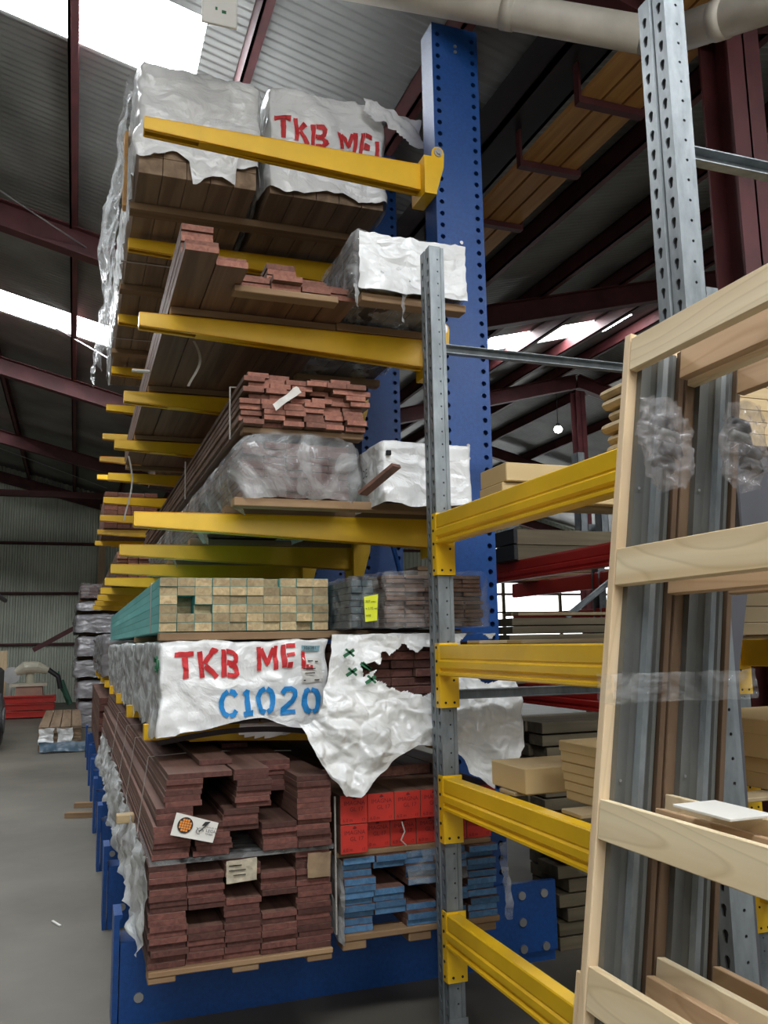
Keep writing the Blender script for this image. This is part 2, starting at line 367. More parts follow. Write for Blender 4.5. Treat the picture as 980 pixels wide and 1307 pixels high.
# wrinkled wrapping
def wv(p, amp, f=6.0):
    p = Vector(p); a = noise.noise_vector(p*f); b = noise.noise_vector(p*f*2.7+Vector((5, 1, 3)))
    r = 1-abs(noise.noise(p*f*0.8+Vector((3, 7, 1))))*2
    v = a*amp*0.7+b*amp*0.35
    g = Vector((p.x*.9+p.y*.5+p.z*.7, p.y*.3+p.z*.4-p.x*.2, p.z*.5-p.x*.6))*f*1.3
    fold = 1-2*abs(noise.noise(g+a*.25)); fold = fold*fold*fold
    c_ = crumple(p, f*1.1, amp*1.5)+crumple(p, f*2.6, amp*.6); v = v+Vector((-c_ if p.x < .5 else c_*.4, -c_, c_*.5))
    return v*(0.6+0.6*r)+Vector((-.35 if p.x < .5 else .0, -.8, .3))*fold*amp*.7
def crumple(p, f, amp):
    d = noise.voronoi(Vector(p)*f+noise.noise_vector(Vector(p)*f*.6)*.5)[0]; return (min(.5, d[1]-d[0])-.18)*amp
def sheet(mb, org, U_, V_, nu, nv, fn, mi=0, keep=None):
    org = Vector(org); U_ = Vector(U_); V_ = Vector(V_); k = len(mb.v)
    for j in range(nv+1):
        for i in range(nu+1):
            mb.v.append(tuple(fn(org+U_*(i/nu)+V_*(j/nv), i/nu, j/nv)))
    for j in range(nv):
        for i in range(nu):
            if keep and not keep((i+.5)/nu, (j+.5)/nv): continue
            a = k+j*(nu+1)+i; mb.f.append((a, a+1, a+nu+2, a+nu+1)); mb.m.append(mi)
def wrap_box(x0, x1, y0, y1, z0, z1, amp=0.012, f=6.0, res=0.02, lres=0.05, skirt=None, sskirt=None, rnd=0.03, top=True, back=True, frontm=0, sidem=0, bulge=0.0, bottom=False):
    """wrap over a pack: front, two sides, top, back. skirt(x) / sskirt(y): how far it hangs past the bottom"""
    mb = MB()
    cx, cz = (x0+x1)/2, (z0+z1)/2
    def shape(p):
        q = Vector(p)
        # round the corners
        dx = max(0, abs(q.x-cx)-((x1-x0)/2-rnd)); dy = max(0, rnd-(q.y-y0)); dz = max(0, q.z-(z1-rnd))
        d = math.sqrt(dx*dx+dy*dy+dz*dz)
        if d > rnd:
            s_ = rnd/d; sx = 1 if q.x > cx else -1
            if dx: q.x -= sx*dx*(1-s_)
            if dy: q.y += dy*(1-s_)
            if dz: q.z -= dz*(1-s_)
        if bulge:
            ux = (q.x-cx)/((x1-x0)/2); uz = (q.z-cz)/((z1-z0)/2)
            q.x += bulge*(1-uz*uz)*ux; q.z += bulge*(1-ux*ux)*max(0, uz); 
            if q.y < y0+.2: q.y -= bulge*(1-ux*ux)*(1-uz*uz)
        return q+wv(p, amp, f)
    sk = skirt or (lambda x: 0.0); ss = sskirt or (lambda y: sk(x0))
    nx = max(4, int((x1-x0)/res)); nz = max(4, int((z1-z0)/res)); ny = max(4, int((y1-y0)/lres))
    def fr(p, a, b):
        q = Vector(p); q.z = z0-sk(q.x)*(1-b)+(q.z-z0) if b < 1 else q.z
        q.z = (z0-sk(p.x))+(z1-(z0-sk(p.x)))*b; return shape(q)
    sheet(mb, (x0, y0, z0), (x1-x0, 0, 0), (0, 0, z1-z0), nx, nz, fr, frontm)
    for xx in (x0, x1):
        def sd(p, a, b):
            bb = z0-((ss(p.y) if xx == x0 else 0) if a > 0 else sk(xx)); q = Vector((p.x, p.y, bb+(z1-bb)*b)); return shape(q)
        sheet(mb, (xx, y0, z0), (0, y1-y0, 0), (0, 0, z1-z0), ny, nz, sd, sidem)
    if top: sheet(mb, (x0, y0, z1), (x1-x0, 0, 0), (0, y1-y0, 0), nx, ny, lambda p, a, b: shape(p), frontm)
    if bottom: sheet(mb, (x0, y0, z0), (x1-x0, 0, 0), (0, y1-y0, 0), nx, ny, lambda p, a, b: shape(p), sidem)
    if back: sheet(mb, (x0, y1, z0), (x1-x0, 0, 0), (0, 0, z1-z0), nx, nz, lambda p, a, b: shape(p), sidem)
    return mb, shape
# stencil letters as strokes in a unit cell (width, height 1)
GLY = {
 'T': (0.7, [[(0, .92), (.7, .92)], [(.35, .80), (.35, 0)]]),
 'K': (0.72, [[(.1, 1), (.1, 0)], [(.24, .52), (.68, 1)], [(.26, .46), (.70, 0)]]),
 'B': (0.7, [[(.1, 1), (.1, 0)], [(.22, .94), (.5, .94), (.6, .84), (.6, .64), (.48, .53), (.22, .53)], [(.3, .47), (.54, .47), (.64, .34), (.64, .16), (.52, .06), (.22, .06)]]),
 'M': (0.95, [[(.1, 0), (.1, 1)], [(.2, .92), (.475, .3), (.74, .92)], [(.85, 1), (.85, 0)]]),
 'E': (0.62, [[(.1, 1), (.1, 0)], [(.22, .92), (.6, .92)], [(.22, .5), (.52, .5)], [(.22, .07), (.45, .07)]]),
 'F': (0.62, [[(.1, 1), (.1, 0)], [(.22, .92), (.6, .92)], [(.22, .5), (.52, .5)]]),
 'L': (0.6, [[(.1, .8), (.1, 0)], [(.22, .07), (.55, .07)]]),
 'C': (0.75, [[(.68, .78), (.56, .93), (.4, .97)], [(.34, .97), (.16, .85), (.08, .62), (.08, .38), (.16, .15), (.34, .03)], [(.4, .03), (.56, .08), (.68, .24)]]),
 '1': (0.42, [[(.06, .80), (.2, .95), (.22, .95), (.22, .06)], [(.04, .05), (.42, .05)]]),
 '0': (0.72, [[(.32, .97), (.16, .88), (.08, .65), (.08, .35), (.16, .12), (.32, .03)], [(.40, .97), (.56, .88), (.64, .65), (.64, .35), (.56, .12), (.40, .03)]]),
 '2': (0.68, [[(.08, .74), (.2, .93), (.4, .96), (.56, .86), (.6, .68), (.5, .48), (.12, .12)], [(.06, .06), (.64, .06)]]),
}
def stencil(text, x, z, h, place, wd_=0.10, gap=0.14, slant=0.0):
    """ribbons for each letter; place(x, z) gives the point on the wrap"""
    mb = MB()
    for ch in text:
        if ch == ' ': x += 0.5*h; continue
        w_, strokes = GLY[ch]
        for st in strokes:
            pts = [Vector((x+(a+slant*b)*h, z+b*h)) for a, b in st]; rs = []
            for i in range(len(pts)-1):
                n = max(1, int((pts[i+1]-pts[i]).length/0.008))
                for k in range(n): rs.append(pts[i].lerp(pts[i+1], k/n))
            rs.append(pts[-1]); k0 = len(mb.v)
            for i, p in enumerate(rs):
                d = (rs[min(i+1, len(rs)-1)]-rs[max(i-1, 0)]).normalized(); nn = Vector((-d.y, d.x))
                for s_ in (-1, 0, 1):
                    q = p+nn*s_*wd_*h*(1+0.15*noise.noise(Vector((p.x*60, p.y*60, s_)))); mb.v.append(tuple(place(q.x, q.y)))
            for i in range(len(rs)-1):
                for s_ in range(2): mb.f.append((k0+i*3+s_, k0+i*3+s_+1, k0+(i+1)*3+s_+1, k0+(i+1)*3+s_)); mb.m.append(0)
        x += (w_+gap)*h
    return mb
_tm = {}
def text_geo(txt, size):
    key = (txt, size)
    if key not in _tm:
        c = bpy.data.curves.new('lettering', 'FONT'); c.body = txt; c.size = size; c.resolution_u = 2; c.align_x = 'LEFT'
        o = bpy.data.objects.new('lettering', c); COL.objects.link(o)
        dg = bpy.context.evaluated_depsgraph_get(); me = o.evaluated_get(dg).to_mesh()
        _tm[key] = ([tuple(v.co) for v in me.vertices], [tuple(p.vertices) for p in me.polygons])
        o.evaluated_get(dg).to_mesh_clear(); bpy.data.objects.remove(o)
    return _tm[key]
def text_on(mb, txt, size, org, u=(1, 0, 0), w=(0, 0, 1), mi=0):
    vs, fs = text_geo(txt, size); org = Vector(org); u = Vector(u); w = Vector(w)
    mb.add([tuple(org+u*v[0]+w*v[1]) for v in vs], fs, mi)
# ================================================================== STRUCTURE
YB = 23.95
mb = MB(); mb.box((-14, -10, -0.2), (20, 24.2, 0)); struct('floor', mb, FLOOR)
def roof_z(x):
    if x < -3: return 6.38+0.26*(x+3)
    if x < 2.6: return 5.6-0.26*x
    if x < 8.8: return 4.924+0.26*(x-2.6)
    return 6.536-0.26*(x-8.8)
def corrugated(x0, x1, spans, name, mat, pitch=0.0762, amp=0.009):
    mb = MB()
    for (ya, yb_) in spans:
        n = int((yb_-ya)/(pitch/4)); k = len(mb.v)
        for i in range(n+1):
            y = ya+(yb_-ya)*i/n; d = amp*math.sin(2*math.pi*y/pitch)
            mb.v.append((x0, y, roof_z(x0+1e-4 if x0 != -14 else x0)+d)); mb.v.append((x1, y, roof_z(x1-1e-4)+d))
            if i: mb.f.append((k+2*i-2, k+2*i, k+2*i+1, k+2*i-1)); mb.m.append(0)
    o = mb.build(name, mat, smooth=True); o['kind'] = 'structure'; return o
cuts = []; y = -4.0
for a, b in SKY: cuts.append((y, a)); y = b
cuts.append((y, 24.0))
corrugated(-14, -3, [(-4, 24)], 'ceiling', ROOFM)
corrugated(-3, 2.6, cuts, 'ceiling', ROOFM)
corrugated(0.68, 2.6, [(5.1, 5.9)], 'ceiling', ROOFM); corrugated(-2.0, 2.6, [(17.5, 18.3)], 'ceiling', ROOFM)
corrugated(2.6, 5.4, [(10.5, 11.3)], 'ceiling', ROOFM); corrugated(7.9, 8.8, [(10.5, 11.3)], 'ceiling', ROOFM)
SKB = [(-1.3, -0.5), (10.5, 11.3)]; SKX[(10.5, 11.3)] = (5.4, 7.9)
cutb = []; y = -4.0
for a, b in SKB: cutb.append((y, a)); y = b
cutb.append((y, 24.0))
corrugated(2.6, 8.8, cutb, 'ceiling', ROOFM); corrugated(8.8, 20, [(-4, 24)], 'ceiling', ROOFM)
nwin = 0
for lst, xa0, xb0 in ((SKY, -3, 2.6), (SKB, 2.6, 8.8)):
    for (a, b) in lst:
        nwin += 1; mb = MB(); k = 40; xa, xb = SKX.get((a, b), (xa0, xb0))
        for i in range(k+1):
            y = a+(b-a)*i/k; d = 0.009*math.sin(2*math.pi*y/0.0762)
            mb.v += [(xa, y, roof_z(xa+1e-4)+d+.004), (xb, y, roof_z(xb-1e-4)+d+.004)]
            if i: mb.f.append((2*i-2, 2*i, 2*i+1, 2*i-1)); mb.m.append(0)
        o = mb.build('window_%d' % nwin, SKYM); o['kind'] = 'structure'  # the far-end strip is added out of view to brighten the far wall
# rafters (tapered I sections across the building) and purlins along it
def ibeam(mb, p, q, w, h, tf=0.014, tw=0.01):
    p = Vector(p); q = Vector(q); d = (q-p).normalized(); side = d.cross(Vector((0, 0, 1))).normalized(); up = side.cross(d)
    for s_ in (-1, 1): mb.beam(p+up*s_*(h/2-tf/2), q+up*s_*(h/2-tf/2), w, tf)
    mb.beam(p, q, tw, h-2*tf)
RY = [-1.9, 3.25, 8.4, 13.55, 18.7, 23.75]
for i, y in enumerate(RY):
    mb = MB(); dz = -0.2-0.13
    for (xa, xb) in ((-14, -3), (-3, 2.6), (2.6, 8.8), (8.8, 20)):
        ibeam(mb, (xa, y, roof_z(xa)+dz), (xb, y, roof_z(xb)+dz), 0.15, 0.26)
    struct('trim_%d' % (i+1), mb, MAROON)
k = 10
for x in [-4.3, -3.2, -2.35, -1.25, -0.15, 0.95, 2.0, 3.9, 5.0, 6.1, 7.2, 8.3, 9.4, 10.6, 12.0, 13.5]:
    mb = MB(); z = roof_z(x)-0.02; s_ = 0.2
    mb.box((x-.03, -4, z-.19), (x-.012, 24, z)); mb.box((x-.03, -4, z-.014), (x+.04, 24, z)); mb.box((x-.03, -4, z-.19), (x+.04, 24, z-.176))
    k += 1; struct('trim_%d' % k, mb, MAROON)
# valley gutter
mb = MB(); mb.box((2.44, -4, 4.62), (2.70, 24, 4.65)); mb.box((2.44, -4, 4.62), (2.465, 24, 4.90)); mb.box((2.675, -4, 4.62), (2.70, 24, 4.90))
struct('trim_40', mb, plain('valley_gutter', (0.03, 0.025, 0.027), 0.6, metal=0.0))
# building columns under the valley and under the far ridge
def icol(x, y, zt, name):
    mb = MB(); w, h = 0.2, 0.2
    mb.box((x-w/2, y-h/2, 0), (x+w/2, y-h/2+.014, zt)); mb.box((x-w/2, y+h/2-.014, 0), (x+w/2, y+h/2, zt)); mb.box((x-.006, y-h/2, 0), (x+.006, y+h/2, zt))
    mb.box((x-.16, y-.16, 0), (x+.16, y+.16, .02)); struct(name, mb, MAROON)
for i, y in enumerate([3.12, 8.4, 13.55, 18.7]): icol(3.02 if i == 0 else 2.6, y, 4.62, 'trim_%d' % (41+i))
for i, y in enumerate([8.4, 13.55, 18.7]): icol(8.8, y, 6.0, 'trim_%d' % (46+i))
# far wall: vertical corrugated cladding with girts
mb = MB(); pitch = 0.13; k = 0
x = -14.0
while x < 20:
    xs = [x, x+pitch*.35, x+pitch*.5, x+pitch*.85, x+pitch]
    for a in range(4):
        y = (0, 0.035, 0.035, 0)[a]; y2 = (0.0, 0.035, 0.035, 0.0)[a+1] if a < 3 else 0.0
        ya = YB+[0, 0, .035, .035, 0][a]; yb_ = YB+[0, 0, .035, .035, 0][a+1]
        mb.add([(xs[a], ya, 0), (xs[a+1], yb_, 0), (xs[a+1], yb_, roof_z(xs[a+1])), (xs[a], ya, roof_z(xs[a]))], [(0, 1, 2, 3)])
    x += pitch
struct('wall_back', mb, WALLM)
for i, z in enumerate([1.45, 2.75, 4.05, 5.3]):
    mb = MB(); mb.box((-14, YB-.1, z), (20, YB-.08, z+.07)); mb.box((-14, YB-.1, z), (20, YB-.01, z+.014)); struct('trim_%d' % (50+i), mb, MAROON)
for i, x in enumerate([-7, -3.2, 0.6, 4.4]):
    mb = MB(); mb.box((x-.08, YB-.26, 0), (x+.08, YB-.1, roof_z(x)-.3)); struct('trim_%d' % (55+i), mb, MAROON if i != 2 else PINE_Z)
mb = MB(); mb.box((-14.1, -10, 0), (-14, 24, roof_z(-14))); struct('wall_left', mb, WALLM)
mb = MB(); mb.box((20, -10, 0), (20.1, 24, roof_z(20))); struct('wall_right', mb, WALLM)
# daylit opening in the far wall on the right
mb = MB(); mb.box((10.3, YB-.05, 0.0), (16.5, YB-.03, 4.5)); struct('window_20', mb, GLOW)
mb = MB()
for z in (2.2, 3.55, 3.7, 3.85, 4.0): mb.box((10.2, YB-.12, z), (16.6, YB-.08, z+.05))
for x in (10.2, 12.4, 14.4, 16.5): mb.box((x, YB-.12, 0), (x+.1, YB-.06, 4.55))
struct('trim_60', mb, GREYB)
# a tie beam and a knee brace of the far frames on the left
mb = MB(); mb.box((-8, 21.5, 4.93), (0.9, 21.6, 5.07)); struct('trim_61', mb, MAROON)
for i, (p, q) in enumerate([((-3.0, 6.2, 6.0), (1.2, 9.3, 4.95)), ((-2.9, 9.2, 6.05), (0.9, 12.5, 5.2)), ((-3.5, 17, 5.8), (0.6, 21, 5.1))]):
    t = MB(); t.tube([p, q], 0.008, 6); o = t.build('tie_rod', ZINC); tag(o, ['thin grey roof tie rod, the nearest on the left', 'thin grey roof tie rod beside the second skylight', 'thin grey roof tie rod near the far wall'][i], 'rod', 'roof tie rods')
# stormwater pipe
t = thing('drain_pipe', 'weathered cream plastic drain pipe slung below the roof valley', 'pipe', (1.0, 3.6, 4.7))
a, b_, c = Vector((0.80, 3.82, 4.86)), Vector((2.44, 2.90, 4.10)), Vector((2.75, 2.05, 3.86))
a = Vector((0.9, 3.85, 4.80)); pts = [a, a.lerp(b_, .97), b_+Vector((.02, -.06, -.01)), b_.lerp(c, .1), c]
mb = MB(); mb.tube([a, a.lerp(b_, .55), a.lerp(b_, .97)], 0.08, 24); mb.build('pipe_run', PIPEM, t, smooth=True)
mb = MB(); mb.tube([a.lerp(b_, .95), a.lerp(b_, 1.0), b_+(c-b_)*.03+Vector((.03, 0, 0)), b_.lerp(c, .10)], 0.081, 24); mb.build('elbow', PIPEM, t, smooth=True)
mb = MB(); mb.tube([b_.lerp(c, .08), c], 0.08, 24); mb.build('pipe_run', PIPEM, t, smooth=True)
for q, (s0, s1, kk) in enumerate([(a, b_, .62), (b_, c, .3), (b_, c, .62)]):
    mb = MB(); p = s0.lerp(s1, kk); d = (s1-s0).normalized(); mb.tube([p-d*.03, p+d*.03], 0.085, 24); mb.build('coupling', PIPEM, t, smooth=True)
for kk in (.35, .7):
    mb = MB(); p = a.lerp(b_, kk); mb.tube([p+Vector((0, 0, .08)), (p.x, p.y, roof_z(p.x)-.1)], 0.006, 6); mb.tube([p+Vector((0, 0, .085)), p+Vector((0, 0, .06))], 0.012, 8); mb.build('hanger', ZINC, t)
# long timbers stored on steel brackets under the roof
for i, y in enumerate([1.8, 2.45, 3.1, 3.79, 4.47, 5.24, 6.0]):
    mb = MB(); mb.box((2.56, y-.025, 4.37), (3.0, y+.025, 4.41)); mb.box((2.985, y-.025, 4.41), (3.0, y+.025, 4.47)); mb.box((2.56, y-.025, 4.41), (2.575, y+.025, 4.62))
    tag(mb.build('bracket', MAROON), 'maroon steel bracket under the roof carrying stored orange timbers', 'bracket', 'roof storage brackets')
for i, (x, w) in enumerate([(2.585, .12), (2.72, .12), (2.855, .12)]):
    mb = MB(); mb.cbox((x, 1.6, 4.412), (x+w, 6.4, 4.452), .003)
    tag(mb.build('roof_timber', ORNG), ['long orange timber on the roof brackets, nearest the valley gutter', 'long orange timber on the roof brackets, in the middle', 'long orange timber on the roof brackets, farthest from the gutter'][i], 'timber', 'timbers stored under the roof')
# hanging sign board
t = thing('hanging_sign', 'white sign board hanging from the roof above the top packs', 'sign', (0.56, 3.6, 4.35))
mb = MB(); mb.cbox((0.45, 3.585, 4.21), (0.61, 3.60, 4.75), .003); mb.build('panel', PAPER, t)
mb = MB(); mb.box((0.54, 3.583, 4.27), (0.56, 3.5845, 4.285)); mb.build('print', INKG, t); mb = MB(); mb.box((0.51, 3.583, 4.28), (0.52, 3.5845, 4.295)); mb.build('print', INKG, t)
mb = MB(); mb.tube([(0.46, 3.593, 4.74), (0.46, 3.593, 5.4)], .004, 6); mb.tube([(0.58, 3.593, 4.74), (0.58, 3.593, 5.4)], .004, 6); mb.build('wire', ZINC, t)

# ================================================================== CANTILEVER RACK
ZT = [3.70, 2.80, 1.945, 1.09]
def hexa(mb, x0, x1, y0, y1, za0, za1, zb0, zb1, mi=0):
    vs = [(x0, y0, za0), (x1, y0, zb0), (x1, y1, zb0), (x0, y1, za0), (x0, y0, za1), (x1, y0, zb1), (x1, y1, zb1), (x0, y1, za1)]
    mb.add(vs, [(0, 3, 2, 1), (4, 5, 6, 7), (0, 1, 5, 4), (1, 2, 6, 5), (2, 3, 7, 6), (3, 0, 4, 7)], mi)
def make_arm(level):
    tx = .275 if level == 3 else .215
    z = ZT[level]; y = 3.635
    t = thing('cantilever_arm', 'x', 'arm', (1.55, y, z))
    mb = MB(); w = .034
    hexa(mb, tx, 1.52, y-w, y-w+.005, z-.060, z, z-.125, z+.01); hexa(mb, tx, 1.52, y+w-.005, y+w, z-.060, z, z-.125, z+.01)
    hexa(mb, tx, 1.52, y-w, y+w, z-.005, z, z+.005, z+.01)
    hexa(mb, tx, 1.52, y-w, y-w+.018, z-.060, z-.056, z-.125, z-.121); hexa(mb, tx, 1.52, y+w-.018, y+w, z-.060, z-.056, z-.125, z-.121)
    mb.build('channel', YEL, t)
    mb = MB(); mb.box((tx-.004, y-w+.001, z-.058), (tx+.002, y+w-.001, z-.001)); mb.build('end_cap', YEL, t)
    mb = MB(); mb.box((.45, y-w+.006, z-.075), (1.5, y+w-.006, z-.07)); mb.build('stiffener', YEL, t)
    mb = MB(); mb.box((1.515, y-.085, z-.165), (1.578, y+.085, z+.03)); mb.build('root_plate', YEL, t)
    for s_, yy in ((-1, y-.082), (1, y+.077)):
        mb = MB(); prof = [(1.515, z-.165), (1.575, z-.165), (1.618, z-.02), (1.622, z+.045)]+[(1.59+.032*math.cos(a), z+.055+.032*math.sin(a)) for a in [math.radians(q) for q in (0, 30, 60, 90, 120, 150, 180)]]+[(1.555, z+.02), (1.515, z+.01)]
        mb.prism([(p[0], p[1]) for p in prof], 'Y', yy, yy+.005); mb.build('bracket_wing', YEL, t)
    mb = MB(); mb.tube([(1.59, y-.098, z+.055), (1.59, y+.09, z+.055)], .013, 12); mb.tube([(1.59, y-.088, z+.055), (1.59, y-.083, z+.055)], .022, 16); mb.build('pin', ZINC, t)
    return t
def make_column():
    y = 3.635; t = thing('rack_column', 'x', 'column', (1.7, y, 0))
    x0, x1, y0, y1, H_ = 1.58, 1.83, 3.565, 3.705, 4.47
    mb = MB()
    mb.box((x0, y1-.006, 0.3), (x1, y1, H_)); mb.box((x0, y0+.001, 0.3), (x0+.01, y1, H_)); mb.box((x1-.01, y0+.001, 0.3), (x1, y1, H_)); mb.box((x0, y0+.001, H_-.006), (x1, y1, H_))
    perf(mb, (x0, y0, .3), (1, 0, 0), (0, 0, 1), (0, -1, 0), x1-x0, H_-.3, [.03, (x1-x0)-.03], .06, circ(.0125, 12), .03, False, 0, 1)
    mb.build('upright', [BLUE, HOLE], t, fixn=False)
    for z in (4.36, 4.33, 3.31, 3.27, 2.30, 2.24, 1.5):
        mb = MB(); mb.tube([((x0+x1)/2, y0-.006, z), ((x0+x1)/2, y0+.002, z)], .009, 10); mb.build('bolt', ZINC, t)
    return t
def make_base():
    y = 3.635; t = thing('ground_beam', 'x', 'beam', (1.0, y, 0))
    mb = MB(); mb.box((.20, y-.012, .014), (2.05, y+.012, .286)); mb.box((.20, y-.07, .286), (2.05, y+.07, .30)); mb.box((.20, y-.07, 0), (2.05, y+.07, .014))
    mb.box((.2, y-.07, .014), (2.05, y-.064, .286)); mb.build('beam', BLUE, t)
    mb = MB(); mb.box((.175, y-.075, 0), (.195, y+.075, .40)); mb.box((.195, y-.075, .385), (.205, y+.075, .40)); mb.build('end_stop', BLUE, t)
    mb = MB(); mb.box((1.50, y-.095, .05), (2.05, y-.072, .34)); mb.build('column_shoe', BLUE, t)
    for (x, z) in ((.27, .10), (1.88, .29), (1.99, .29), (1.88, .18), (1.88, .07), (1.99, .07), (1.62, .1)):
        mb = MB(); yy = y-.095 if x > 1.5 else y-.07; mb.tube([(x, yy-.008, z), (x, yy, z)], .018, 12); mb.build('bolt', ZINC, t)
    return t
NB = 8
names = ['top', 'second', 'third', 'lowest']
front_lab = ['yellow cantilever arm nearest the camera at the top level, across the white packs',
             'yellow cantilever arm nearest the camera on the second level, under the long brown boards',
             'yellow cantilever arm nearest the camera on the third level, under the clear wrapped pack',
             'yellow cantilever arm nearest the camera on the lowest arm level, hidden under the stencilled pack']
for L in range(4):
    a0 = make_arm(L); a0['label'] = front_lab[L]; a0['group'] = 'yellow arms on the %s arm level' % names[L]
    for i in range(1, NB):
        c = copy_tree(a0); c.location.y += 1.2*i
        c['label'] = 'yellow cantilever arm at the %s arm level, on a column behind the nearest one' % names[L]
c0 = make_column(); c0['label'] = 'tall blue perforated rack column nearest the camera'; c0['group'] = 'blue columns of the cantilever rack'
b0 = make_base(); b0['label'] = 'blue rack base beam nearest the camera under the stacked decking'; b0['group'] = 'blue base beams of the cantilever rack'
for i in range(1, NB):
    c = copy_tree(c0); c.location.y += 1.2*i; c['label'] = 'blue perforated rack column standing behind the nearest column'
    c = copy_tree(b0); c.location.y += 1.2*i; c['label'] = 'blue rack base beam on the floor behind the nearest base'
for i in range(4):
    for (za, zb) in ((2.2, 3.9), (.6, 2.2)):
        ya = 3.71+1.2*i; yb_ = 4.76+1.2*i; fl = i % 2
        mb = MB(); mb.tube([(1.70, ya, zb if fl else za), (1.70, yb_, za if fl else zb)], .014, 8)
        tag(mb.build('diagonal_brace', BLUE), 'thin blue diagonal brace between two rack columns', 'brace', 'blue diagonal braces')

# ---------------------------------------------------------------- wrapped packs
def bearer(x0, x1, y, z, h=.04, w=.08, label='short timber bearer lying under the packs on the arms', group='timber bearers under the packs'):
    mb = MB(); mb.cbox((x0, y-w/2, z), (x1, y+w/2, z+h), .003)
    return tag(mb.build('timber_bearer', DUN), label, 'bearer', group)
def pack(name, label, x0, x1, y0, y1, z0, z1, core, coremats, wrapmat, sidemat=None, group=None, straps=(), **k):
    t = thing(name, label, 'pack', ((x0+x1)/2, y0, z0), group)
    mb = MB()
    if core == 'boards':   # visible board ends
        nx, nz = coremats[2]; bw = (x1-x0-.03)/nx; bh = (z1-z0-.02)/nz
        for r_ in range(nz):
            for c_ in range(nx):
                j = R(0, .03); mb.cbox((x0+.015+c_*bw+.001, y0+.03+j, z0+.005+r_*bh+.001), (x0+.015+(c_+1)*bw-.001, y1-.03, z0+.005+(r_+1)*bh-.001), .002, 0, 1)
        mb.build('timber_core', coremats[:2], t)
    else:
        n = 5; bw = (x1-x0-.04)/n; nz = 6; bh = (z1-z0-.03)/nz
        for r_ in range(nz):
            for c_ in range(n): mb.cbox((x0+.02+c_*bw+.0015, y0+.03, z0+r_*bh+.001), (x0+.02+(c_+1)*bw-.0015, y1-.03, z0+(r_+1)*bh-.001), .002)
        mb.build('timber_core', coremats, t)
    w, shp = wrap_box(x0, x1, y0, y1, z0, z1, frontm=0, sidem=1, **k)
    w.build('wrap', [wrapmat, sidemat or wrapmat], t, smooth=True, merge=True, fixn=True)
    for y in straps:
        mb = MB(); e = .004
        mb.box((x0-.012, y, z0-.004), (x0-.010, y+.018, z1+.008)); mb.box((x0-.012, y, z1+.006), (x1+.012, y+.018, z1+.008)); mb.box((x0-.012, y, z0-.006), (x1+.012, y+.018, z0-.004)); mb.build('strap', STRAP, t)
    return t, shp
# level 1: two white capped packs
nz1 = lambda s, a: noise.noise(Vector((s*9, a, 2.3)))
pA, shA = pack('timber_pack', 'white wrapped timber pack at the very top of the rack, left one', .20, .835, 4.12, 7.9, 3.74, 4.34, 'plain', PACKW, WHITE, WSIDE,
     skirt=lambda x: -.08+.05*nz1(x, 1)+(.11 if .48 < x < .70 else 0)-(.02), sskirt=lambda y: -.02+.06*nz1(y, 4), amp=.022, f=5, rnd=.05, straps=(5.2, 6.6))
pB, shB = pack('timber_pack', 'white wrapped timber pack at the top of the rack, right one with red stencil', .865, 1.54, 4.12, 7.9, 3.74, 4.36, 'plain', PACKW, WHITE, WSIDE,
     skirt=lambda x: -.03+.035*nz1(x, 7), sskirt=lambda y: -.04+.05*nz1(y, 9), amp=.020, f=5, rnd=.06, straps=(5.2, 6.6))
def onwrap(shape, y0, off=.006): return lambda x, z: shape(Vector((x, y0, z)))+Vector((0, -off, 0))
st = stencil('TKB', .905, 4.035, .115, onwrap(shB, 4.12)); st.build('red_stencil', INKR, pB, fixn=False)
st = stencil('MEL', 1.245, 4.02, .115, onwrap(shB, 4.12)); st.build('red_stencil', INKR, pB, fixn=False)
# loose overhang of the wrap on the right shoulder of that pack
mb = MB(); sheet(mb, (1.38, 4.06, 4.33), (.34, 0, -.05), (0, -.02, -.22), 22, 14, lambda p, a, b: p+Vector((0, -.02*a, -.05*a*(1-b)))+wv(p, .03, 6), keep=lambda a, b: b < .25+a*1.0+.1*math.sin(a*9))
mb.build('wrap_flap', WHITE, pB, smooth=True, merge=True, fixn=False)
for y in (4.5, 5.6, 6.9): bearer(.2, 1.52, y, 3.70, .04, .09)
# film hanging down the left of the top pack
mb = MB(); sheet(mb, (.185, 4.2, 4.32), (0, 3.6, 0), (-.02, 0, -.95), 70, 24, lambda p, a, b: p+Vector((-.09*math.sin(b*3.1)*(.4+.6*math.sin(a*5)**2), 0, 0))+wv(p, .045, 3.5), keep=lambda a, b: b < .70+.28*noise.noise(Vector((a*6, 1, 1))))
mb.build('loose_film', MILKY, pA, smooth=True, fixn=False)
mb = MB(); mb.cbox((.165, 4.55, 3.76), (.185, 4.62, 4.2), .003); tag(mb.build('edge_board', ORNG), 'pale upright corner board trapped in the film beside the top pack', 'board')

